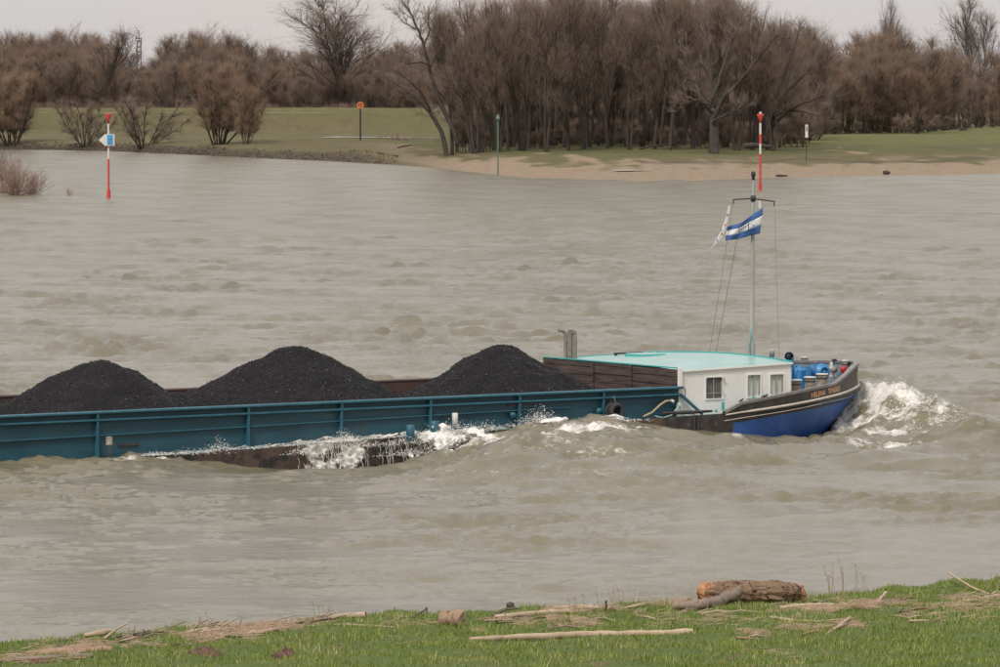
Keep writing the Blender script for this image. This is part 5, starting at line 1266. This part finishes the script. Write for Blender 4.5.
MB().lathe([(0, -.03), (rr * .62, -.03), (rr * .62, .03), (0, .03)], (0, -.1, cz), 16, axis='y', sm=False).build('sign_face', M['post'], e)
m = MB(); m.add([(-rr * .42, -.14, cz - rr * .3), (rr * .42, -.14, cz - rr * .3), (0, -.14, cz + rr * .48), (-rr * .42, -.15, cz - rr * .3), (rr * .42, -.15, cz - rr * .3), (0, -.15, cz + rr * .48)], [(0, 1, 2), (5, 4, 3), (0, 3, 4, 1), (1, 4, 5, 2), (2, 5, 3, 0)]); m.build('sign_symbol', M['orange'], e)
Yb = 685; p = at_ground(806, Yb); e = empty('sign_post', tuple(p)); tag(e, 'thin post with a narrow white board on the meadow right of the tall beacon', 'sign')
k = Yb / F; Z = lambda y: pz(806, y, Yb) - p.z
MB().tube([(0, 0, -.3), (0, 0, Z(137.5))], .055, 8).build('post', M['post'], e)
MB().box((-1.1 * k, -.12, Z(137.6)), (1.7 * k, -.06, Z(124.3))).build('sign_board', M['beacon_white'], e)
MB().box((-.1 * k, -.135, Z(131)), (.9 * k, -.122, Z(126.5))).build('sign_symbol', M['ink'], e)
MB().box((-1.1 * k, -.135, Z(124.9)), (1.7 * k, -.122, Z(124.4))).build('sign_edge', M['orange'], e)
# lattice tower far beyond the wood
Yt = 2400; kx = Yt / F; e = empty('lattice_tower', (float(atY(139, 60, Yt)[0]), Yt, 2.0)); tag(e, 'slender grey lattice radio tower rising behind the far wood', 'tower')
Ht = pz(139, 30, Yt) - 2; Hb = pz(139, 40, Yt) - 2; wb = 1.5; wt = .95
for sx in (-1, 1):
    for sy in (-1, 1): MB().beam((sx * wb, sy * wb, 0), (sx * wt, sy * wt, Hb), .30).build('leg', M['lattice'], e)
m = MB(); n = 16
for i in range(n):
    z0, z1 = Hb * i / n, Hb * (i + 1) / n; a = wb + (wt - wb) * i / n; b = wb + (wt - wb) * (i + 1) / n
    for (p, q) in (((-a, -a), (b, -b)), ((a, -a), (-b, -b)), ((-a, a), (b, b)), ((-a, -a), (-b, b)), ((a, a), (b, -b))): m.beam((p[0], p[1], z0), (q[0], q[1], z1), .16)
m.build('bracing', M['lattice'], e)
MB().tube([(0, 0, Hb - 1), (0, 0, Ht)], .26, 6).build('antenna_mast', M['lattice'], e)
for y in (38.5, 41, 47, 52): z = pz(139, y, Yt) - 2; MB().lathe([(0, -.2), (1.5, -.2), (1.5, .25), (0, .25)], (0, 0, z), 10).build('platform', M['lattice'], e)
for (y, sx) in ((37, -1), (39.5, 1), (43.5, 1), (50, -1)): z = pz(139, y, Yt) - 2; MB().box((sx * 1.3 - .25, -1.3, z - .9), (sx * 1.3 + .25, -1.0, z + .9)).build('antenna', M['lattice'], e)

# rail fence in the right meadow
Y0 = 1300
e = empty('wooden_fence', tuple(at_ground(940, 1310))); tag(e, 'low wooden post fence at the edge of the wood near the right frame edge', 'fence'); E0 = Vector(e.location)
pts = []
for i in range(22):
    x = 925 + i * 5.0; Y = 1270 + i * 3; p = at_ground(x, Y) - E0; pts.append(p)
    MB().box((p.x - .10, p.y - .08, p.z - .2), (p.x + .10, p.y + .08, p.z + 2.2 + .2 * sin(i * 3))).build('fence_post', M['fence'], e)
for zz in (.9, 1.8):
    m = MB(); m.tube([q + Vector((0, -.1, zz)) for q in pts], .05, 5); m.build('fence_rail', M['fence'], e)
e = tag(empty('brushwood_pile', tuple(at_ground(955, 1100))), 'low dark pile of cut branches at the meadow edge, left of the fence', 'brushwood')
m = MB(); r_ = random.Random(8)
for i in range(60):
    a = Vector((r_.uniform(-7.5, 3), r_.uniform(-1, 1), r_.uniform(.1, .8))); m.tube([a, a + Vector((r_.uniform(-1.8, 1.8), r_.uniform(-.5, .5), r_.uniform(-.2, .7)))], r_.uniform(.05, .13), 4)
m.build('branches', M['post'], e)
# driftwood and logs on the far bank
def far_log(x0, y0, x1, y1, r, lab, mm='drift_grey', zb=None):
    Ym = 11 * F / ((y0 + y1) / 2 - YH) * .94
    for _ in range(20): Ym = (CH - terrz((x0 + x1) / 2, Ym)) * F / ((y0 + y1) / 2 + .8 - YH) * .5 + Ym * .5
    a = Vector(((x0 - 500) / F * Ym, Ym, 0)); b = Vector(((x1 - 500) / F * Ym, Ym + .6, 0)); a.z = terrz(x0, Ym) + r * .8; b.z = terrz(x1, Ym) + r * .8 + max(0, (y0 - y1)) * Ym / F
    o = MB().tube([Vector((0, 0, 0)), (b - a) * .35 + Vector((0, 0, r * .2)), (b - a) * .7, b - a], [r, r * 1.05, r * .8, r * .5], 8).build('driftwood_log', M[mm]); o.location = a; tag(o, lab, 'log')
far_log(397, 160.5, 412, 157.8, .28, 'grey driftwood log stranded on the far bank left of the grove')
far_log(776, 176.3, 788, 175.8, .16, 'small dark log on the sand right of the tall beacon', 'drift_dark')
far_log(884, 174, 890, 173.6, .3, 'dark clump of wood on the sand at the right-hand beach', 'drift_dark')
# reddish dry bushes
def stalks(name, x, Y, z, H, wdt, n, lab, mm='twig_red', seed=1, spread=.5, r0=.03, twn=14, cat='bush'):
    r = np.random.default_rng(seed); A = TM(); TP = []; TD = []
    for i in range(n):
        az = r.uniform(0, 2 * pi); ln_ = abs(r.normal(0, spread)); d = np.array([sin(ln_) * cos(az) * wdt, sin(ln_) * sin(az), cos(ln_)])
        P = path(r, (r.normal(0, .25) * wdt, r.normal(0, .25), -.1), d, H * r.uniform(.55, 1.05), 5, .08, .05); A.limb(P, r0, r0 * .4, 4)
        for _ in range(twn): p, e3 = onp(P, r.uniform(.25, 1)); TP.append(p); TD.append(nrm(e3 + r.normal(0, .4, 3)))
    k = len(TP); A.twigs(np.array(TP), np.array(TD), H * .22 * r.uniform(.4, 1.3, k), np.full(k, r0 * .6))
    o = mobj(name, A.mesh(name), M[mm]); o.location = ((x - 500) / F * Y, Y, z); tag(o, lab, cat); return o
Yq = 11 * F / (195 - YH)
M['dry_red'] = mat('dry_red_stems', (.24, .15, .11), .9, (.32, .22, .17), 1)
stalks('flooded_bush', 15, Yq, -.1, 4.3, 1.5, 110, 'reddish leafless bush standing in the flooded shallows at the left edge', 'dry_red', 5, .52, .022, 16)
stalks('flooded_bush', 33, Yq + 3, -.1, 3.0, 1.3, 60, 'lower reddish stems growing right of the flooded bush', 'dry_red', 6, .5, .02, 14)
stalks('flooded_bush', 3, Yq + 12, .1, 5.2, 1.2, 50, 'sparse grey bush behind the flooded bush, cut by the left edge', 'twig_grey', 9, .5, .02, 14)
stalks('reed_tuft', 70, Yq + 2, -.1, 1.0, .8, 22, 'small tuft of dry stems in the water left of the blue-sign beacon', 'dry_red', 7, .4, .012, 8, 'reeds')
for (x, Y, h_) in ((395, 872, 2.2), (408, 868, 1.5), (382, 880, 1.2), (436, 860, 1.4)):
    stalks('dry_shrub', x, Y, terrz(x, Y), h_ * .8, 2.6, 40, {395: 'larger pale reddish dry shrub on the meadow left of the grove', 408: 'low dry shrub right of the pale reddish shrub', 382: 'smallest dry tuft left of the pale reddish shrub', 436: 'dry shrub at the foot of the leaning tree'}[x], 'dry_red', x, .7, .03, 12, 'shrub')

# ================================================================== flood debris on the near bank
def nlog(name, pts, radii, mm, label, cat='driftwood', n=10, rough=.12, seed=0, cut='log_cut', group=None, lift=0.0, caps=True, k=6):
    """pts: sight points of the log's axis foot on the grass"""
    r = np.random.default_rng(seed); P = [npt(x, y) for x, y, *_ in pts]
    for i, p in enumerate(P): p.z += radii[i] * .75 + (pts[i][2] if len(pts[i]) > 2 else 0) + lift
    c = P[0].copy(); P = np.array([p - c for p in P]); nn = max(8, k * len(P)); ts = np.linspace(0, len(P) - 1, nn)
    PP = np.array([[np.interp(t, range(len(P)), P[:, j]) for j in range(3)] for t in ts]); rr = np.interp(ts, range(len(P)), radii)
    PP[1:-1] += r.normal(0, .12, (nn - 2, 3)) * rr[1:-1, None] * .6
    d = np.gradient(PP, axis=0); d /= np.linalg.norm(d, axis=1)[:, None]; a = np.cross(d, [0.05, .1, 1.0]); a /= np.linalg.norm(a, axis=1)[:, None]; b = np.cross(a, d)
    th = np.arange(n) * 2 * pi / n; nse = r.normal(0, 1, (nn + 6, n)); nse = sum(nse[q:q + nn] for q in range(6)) / 2.45 if name == 'tree_trunk' else nse[:nn] * .8
    ridge = 1 + rough * r.normal(0, 1, n)[None] * .6 + rough * nse * .75
    R3 = PP[:, None] + (a[:, None] * np.cos(th)[None, :, None] + b[:, None] * np.sin(th)[None, :, None]) * (rr[:, None] * ridge)[..., None]
    V = R3.reshape(-1, 3); i = np.arange(nn - 1)[:, None] * n; j = np.arange(n)[None]; j2 = (j + 1) % n
    Q = np.stack([i + j, i + j2, i + n + j2, i + n + j], -1).reshape(-1, 4)
    if not caps:
        o = mobj(name, np_mesh(name, V, Q[:, ::-1], True), M[mm]); o.location = c
        m2 = o.data; tag(o, label, cat, group); return o
    e = empty(name, tuple(c)); tag(e, label, cat, group)
    bo = mobj('bark', np_mesh('bark', V, Q[:, ::-1], rough < .2), [M[mm], M[cut]], e)
    if name == 'tree_trunk':
        ii, jj = np.divmod(np.arange(len(Q)), n); bo.data.polygons.foreach_set('material_index', ((ii < 8 + 3 * np.sin(jj * 1.9) + 2 * np.sin(jj * .7)) | (ii > nn - 5 + 1.5 * np.sin(jj * 2.3))).astype(np.int32))
    for idx, sg in ((0, -1), (nn - 1, 1)):
        cv = [tuple(V[idx * n + q]) for q in range(n)]; ce = np.mean(cv, 0)
        inner = [tuple(np.array(q) * .55 + ce * .45 + d[idx] * sg * rr[idx] * r.uniform(-.15, .30)) for q in cv]
        m = MB(); m.add(cv + inner + [tuple(ce + d[idx] * sg * rr[idx] * .05)], [(q, (q + 1) % n, n + (q + 1) % n, n + q) for q in range(n)] + [(n + q, n + (q + 1) % n, 2 * n) for q in range(n)])
        m.build('broken_end', M[cut], e)
    return e
nlog('tree_trunk', [(702, 602), (735, 601), (778, 600.5), (798, 601)], [.225, .245, .24, .20], 'log_bark', 'large thick brown bark-covered trunk lying at the water edge of the near bank', 'log', 40, .06, 1, k=16)
nlog('broken_branch', [(674, 609), (700, 609), (720, 608, .04), (735, 607, .18), (739, 606, .28)], [.07, .11, .135, .13, .08], 'drift_grey', 'grey forked branch leaning against the left end of the thick trunk', 'log', 14, .10, 2, 'drift_grey')
nlog('log_stump', [(444, 625), (462, 626.5)], [.17, .185], 'drift_brown', 'short thick sawn log piece standing out alone on the grass left of centre', 'log', 18, .05, 3, 'drift_pale')
nlog('driftwood_log', [(470, 642), (520, 640), (580, 638), (640, 637.5), (692, 637)], [.05, .07, .075, .08, .09], 'drift_pale', 'longest pale driftwood trunk lying in the grass below the thick trunk', 'driftwood', 12, .16, 4, 'drift_pale')
nlog('driftwood_log', [(495, 619), (530, 616), (570, 614)], [.05, .06, .06], 'drift_pale', 'pale driftwood log right of the short sawn log piece', 'driftwood', 10, .16, 5, 'drift_pale')
nlog('driftwood_log', [(548, 612), (580, 610), (610, 611)], [.06, .075, .05], 'drift_pale', 'pale driftwood trunk at the very edge of the water left of the small dark stake', 'driftwood', 10, .16, 6, 'drift_grey')
nlog('driftwood_log', [(28, 657), (70, 655), (112, 652)], [.07, .09, .06], 'drift_brown', 'brown driftwood log in the grass at the lower left', 'driftwood', 10, .2, 7, 'drift_brown')
nlog('driftwood_plank', [(0, 662), (40, 660), (92, 657)], [.04, .045, .04], 'drift_grey', 'flat grey driftwood pole in the lower left corner', 'driftwood', 8, .12, 8, 'drift_grey')
nlog('driftwood_log', [(84, 637), (105, 635), (124, 631)], [.045, .07, .09], 'drift_pale', 'tan broken log end on the bank edge at the left', 'driftwood', 10, .15, 9)
nlog('driftwood_log', [(60, 651), (85, 650), (108, 648)], [.05, .07, .05], 'drift_brown', 'reddish-brown log just above the brown driftwood log at left', 'driftwood', 10, .2, 10, 'drift_brown')
nlog('driftwood_log', [(236, 637), (262, 634), (290, 629)], [.04, .05, .05], 'drift_pale', 'pale driftwood pole right of the brown litter heap at left', 'driftwood', 8, .14, 11, 'drift_pale')
nlog('driftwood_log', [(322, 620), (345, 618), (366, 617)], [.035, .06, .07], 'drift_pale', 'pale log with a dark grey end at the water edge left of centre', 'driftwood', 10, .15, 12, 'drift_dark')
nlog('driftwood_log', [(302, 627), (350, 626), (394, 628)], [.02, .03, .025], 'drift_pale', 'thin pale pole in the grass below the dark-ended log', 'driftwood', 7, .15, 13, 'drift_pale')
nlog('driftwood_log', [(487, 608), (500, 606), (512, 607)], [.05, .08, .05], 'drift_dark', 'dark wet log with a green tuft at the water edge in the middle', 'driftwood', 10, .2, 14, 'drift_dark')
nlog('driftwood_stake', [(606, 612), (606, 612, .22)], [.025, .022], 'drift_dark', 'small dark upright stake at the water edge left of the thick trunk', 'stake', 8, .08, 15, 'drift_dark')
nlog('driftwood_branch', [(771, 620), (800, 622), (818, 623), (840, 620), (858, 619)], [.035, .035, .03, .025, .02], 'drift_pale', 'bent pale branch lying right of the thick trunk', 'driftwood', 8, .14, 16, 'drift_pale')
nlog('driftwood_branch', [(870, 609), (878, 605, .05), (886, 600, .14)], [.03, .035, .03], 'drift_pale', 'short pale forked branch sticking up in the right-hand debris', 'driftwood', 8, .12, 17, 'drift_pale')
nlog('driftwood_stick', [(994, 597), (972, 592, .08), (948, 583, .22)], [.022, .022, .02], 'drift_pale', 'long pale straight stick propped diagonally at the right edge', 'driftwood', 7, .08, 18, 'drift_pale')
nlog('driftwood_log', [(930, 615), (945, 614.5), (961, 613.5)], [.03, .035, .03], 'drift_pale', 'short pale straight log under the right-hand litter band', 'driftwood', 8, .1, 19, 'drift_pale')
nlog('driftwood_branch', [(828, 634), (838, 630, .03), (850, 625, .12)], [.025, .04, .03], 'drift_pale', 'pale tilted branch stub below the bent pale branch', 'driftwood', 8, .12, 20, 'drift_pale')
nlog('driftwood_branch', [(412, 618), (424, 615, .08), (434, 609, .25)], [.012, .02, .016], 'drift_dark', 'dark thin crooked branch rising from the bank left of the sawn log piece', 'driftwood', 7, .1, 21, 'drift_dark')
nlog('driftwood_branch', [(634, 616), (648, 618), (662, 622)], [.018, .024, .02], 'drift_pale', 'curved pale branch in the grass left of the grey forked branch', 'driftwood', 7, .12, 22, 'drift_pale')
nlog('driftwood_stake', [(636, 603), (637.5, 602, .22)], [.014, .010], 'drift_pale', 'thin white upright stick left of the thick trunk', 'stake', 6, .05, 23, 'drift_pale')
nlog('driftwood_log', [(780, 610), (810, 608), (836, 607)], [.05, .06, .05], 'drift_pale', 'pale log half hidden in litter right of the thick trunk', 'driftwood', 9, .18, 24, 'drift_pale')
nlog('driftwood_log', [(662, 602), (680, 601), (692, 603)], [.05, .07, .05], 'drift_dark', 'low reddish-brown rotten piece at the water edge left of the thick trunk', 'driftwood', 9, .3, 25, 'log_cut')
nlog('driftwood_log', [(40, 644), (60, 641), (92, 640)], [.025, .035, .02], 'drift_grey', 'thin grey log along the bank edge at far left', 'driftwood', 8, .15, 26, 'drift_grey')
# many small sticks
r_ = random.Random(21)
BANDS = [((5, 655), (130, 638), 12), ((110, 641), (240, 628), 15), ((180, 636), (320, 620), 13), ((150, 648), (210, 640), 3), ((280, 622), (330, 617), 4), ((470, 622), (600, 616), 6), ((540, 628), (600, 618), 4), ((560, 612), (640, 606), 5),
         ((730, 642), (860, 626), 5), ((770, 612), (900, 602), 8), ((890, 612), (1000, 596), 9), ((900, 622), (1000, 616), 4), ((640, 620), (740, 612), 5)]
mmn = {'drift_pale': 'pale', 'drift_brown': 'brown', 'drift_grey': 'grey', 'drift_dark': 'dark'}
def small_stick(x, y, mm, lg):
    p = npt(x, y); a = r_.gauss(0, .5); L_ = lg; d = Vector((cos(a), sin(a) * 1.0, r_.choice([.02, .05, .1, .35]) * r_.random())); q = p + d * L_
    q.z = float(nearz(q.x, q.y)) + d.z * L_ + .03; p.z += .03; mid = (p + q) / 2 + Vector((0, 0, r_.uniform(-.01, .05))); rr = r_.uniform(.010, .028)
    m = MB(); m.tube([Vector((0, 0, 0)), mid - p, q - p], [rr, rr * .9, rr * .5], 6)
    if r_.random() < .5: m.tube([mid - p, mid - p + Vector((r_.uniform(-.15, .15), 0, r_.uniform(.04, .16)))], [rr * .6, rr * .3], 5)
    return m, p
for (a, b, n) in BANDS:
    for _ in range(int(n * 1.5)):
        x = r_.uniform(a[0], b[0]); t = (x - a[0]) / (b[0] - a[0]); y = a[1] + (b[1] - a[1]) * t + r_.uniform(-3, 4); mm = r_.choice(['drift_pale', 'drift_pale', 'drift_brown', 'drift_grey', 'drift_dark'])
        m, p = small_stick(x, y, mm, r_.uniform(.25, .85)); o = m.build('driftwood_stick', M[mm]); o.location = p
        tag(o, mmn[mm] + ' small stick lying ' + pick(x, [(60, 'at the far left of the bank'), (120, 'by the tan broken log end'), (180, 'left of the larger molehill'), (240, 'above the larger molehill'), (300, 'above the smaller molehill'), (380, 'by the pale log with a dark grey end'), (540, 'right of the short sawn log piece'), (610, 'left of the upright stake'), (700, 'left of the thick trunk'), (790, 'below the thick trunk'), (860, 'right of the thick trunk'), (930, 'left of the long propped stick'), (9999, 'under the long propped stick')]), 'driftwood', 'small sticks in the flood litter on the near bank')
# reed litter: uncountable
def litter():
    g3 = np.random.default_rng(44); V = []; Q = []; base = 0; mi = []
    L2 = [((20, 652), (130, 640), 500, 2.5), ((120, 642), (250, 628), 1500, 3.2), ((170, 640), (320, 619), 1700, 3), ((150, 646), (215, 640), 260, 2), ((240, 634), (330, 622), 500, 3), ((380, 626), (450, 622), 80, 2), ((470, 625), (600, 620), 520, 2.5), ((545, 622), (595, 620), 700, 3), ((540, 612), (640, 608), 500, 2),
          ((730, 634), (860, 628), 1300, 2.0), ((765, 612), (880, 604), 1600, 3), ((880, 608), (1010, 600), 1700, 3.5), ((890, 618), (1000, 612), 450, 2), ((630, 622), (760, 616), 350, 4), ((0, 660), (80, 655), 300, 3), ((380, 640), (480, 648), 60, 8), ((740, 650), (790, 660), 160, 4), ((640, 606), (700, 603), 300, 2)]
    for (a, b, n, sp_) in L2:
        for _ in range(n):
            t = g3.random(); x = a[0] + (b[0] - a[0]) * t; y = a[1] + (b[1] - a[1]) * t + g3.normal(0, sp_) + 1.5 * sin(x * .11)
            p = npt_fast(x, y)
            if math.sin(p[0] * 2.1 + 1.3 * math.sin(p[1] * 1.7)) + math.sin(p[0] * 5.3 + p[1] * 2.2) * .7 + g3.normal(0, .35) < -.1: continue
            an = g3.normal(0, .6); ln_ = g3.uniform(.05, .32); d = np.array([cos(an), sin(an), g3.normal(.02, .12)]); w_ = g3.uniform(.003, .009)
            s = np.array([-sin(an), cos(an), 0]) * w_; p = p + [0, 0, .02 + abs(g3.normal(0, .03))]; q = p + d * ln_; up = np.array([0, 0, w_])
            V += [p - s, p + s, p + up * 1.4, q - s * .6, q + s * .6, q + up]; Q += [(base, base + 3, base + 5, base + 2), (base + 2, base + 5, base + 4, base + 1), (base + 1, base + 4, base + 3, base)]; base += 6
    me = np_mesh('flood_litter', np.array(V), np.array(Q)); tag(mobj('flood_litter', me, M['reed']), 'bands of washed-up dry reed stalks lying on the grass', 'litter', kind='stuff')
def npt_fast(x, y):
    z = .5
    for _ in range(4):
        p = atz(x, y, z); e_ = float(np.interp(p[0] / p[1], NEA, NEY)) - p[1]; z = .5 * z + .5 * float(np.interp(e_, [-1.2, -.15, .5, 20, 45], [-.5, .0, .26, .95, 1.6]))
    return np.array([p[0], p[1], z])
litter()
def molehill(x, y, r, h, lab):
    p = npt(x, y); m = MB(); n = 22; g4 = random.Random(x); vs = [(0, 0, h)]
    for k in range(1, 6):
        for j in range(n): a = 2 * pi * j / n; q = r * k / 5; vs.append((q * cos(a), q * sin(a) * .9, h * (1 - (k / 5) ** 1.6) + g4.gauss(0, .012) - (.05 if k == 5 else 0)))
    fs = [(0, 1 + j, 1 + (j + 1) % n) for j in range(n)] + [(1 + k * n + j, 1 + (k + 1) * n + j, 1 + (k + 1) * n + (j + 1) % n, 1 + k * n + (j + 1) % n) for k in range(4) for j in range(n)]
    m.add(vs, fs); 
    for _ in range(90):
        a = g4.random() * 6.28; q = r * g4.random() ** .6; s = g4.uniform(.01, .03); c = (q * cos(a), q * sin(a) * .9, h * (1 - (q / r) ** 1.6)); m.add([(c[0] + v[0] * s, c[1] + v[1] * s, c[2] + v[2] * s) for v in OCT_V], [tuple(f) for f in OCT_F])
    o = m.build('molehill', M['soil']); o.location = p; tag(o, lab, 'molehill')
molehill(203, 658, .42, .19, 'larger dark brown molehill in the grass at lower left')
molehill(286, 656.5, .28, .15, 'smaller molehill right of the larger one')
molehill(42, 663, .32, .08, 'low flattened molehill near the lower left corner')
# thin dry stalks rising at the edge
r_ = random.Random(9)
for (xs, y, h_, n, lab) in (((806, 868), 597, .75, 12, 'sparse tall dry stalks rising at the water edge right of the thick trunk'), ((565, 625), 611, .4, 8, 'few thin dry stalks at the water edge left of the thick trunk'), ((208, 216), 632, .42, 3, 'single dry flower stalks at the water edge at left'), ((305, 330), 622, .5, 4, 'thin reddish stalks rising from the litter left of centre'), ((985, 1000), 590, .4, 4, 'thin stalks at the right frame edge')):
    m = MB(); p0 = npt((xs[0] + xs[1]) / 2, y)
    for i in range(n):
        x = r_.uniform(*xs); p = npt(x, y - (x - xs[0]) * .08 + r_.uniform(0, 3)) - p0; t = Vector((r_.uniform(-.22, .1), r_.uniform(-.1, .1), 1)) * h_ * r_.uniform(.6, 1.1)
        m.tube([p, p + t * .5 + Vector((.02, 0, 0)), p + t], [.006, .005, .003], 4)
        for k in range(3): q = p + t * r_.uniform(.6, 1); m.tube([q, q + Vector((r_.uniform(-.06, .06), 0, .05))], .004, 4)
    o = m.build('dry_stalks', M['dry_stalk']); o.location = p0; tag(o, lab, 'dry stalks', kind='stuff')
stalks('grass_tuft', 499, npt(499, 604.5).y, npt(499, 604.5).z + .06, .16, .7, 26, 'green tuft growing on the dark wet log', 'green_pole', 12, .4, .006, 6, 'grass tuft')

# where several alike things share a spot, say which of them it is, counted from the left
same = {}
for o in list(scene.objects):
    if o.parent is None and o.get('group') and o.get('label'): same.setdefault(o['label'], []).append(o)
ORD = ['leftmost', 'second from left', 'third from left', 'fourth from left', 'fifth from left', 'sixth from left', 'seventh from left', 'eighth from left', 'ninth from left', 'tenth from left']
for lab, os_ in same.items():
    if len(os_) < 2: continue
    os_.sort(key=lambda q: q.location.x / max(q.location.y, 1))
    for i, q in enumerate(os_): q['label'] = lab + ', ' + ('rightmost' if i == len(os_) - 1 else (ORD[i] if i < 10 else str(i + 1) + 'th from left'))
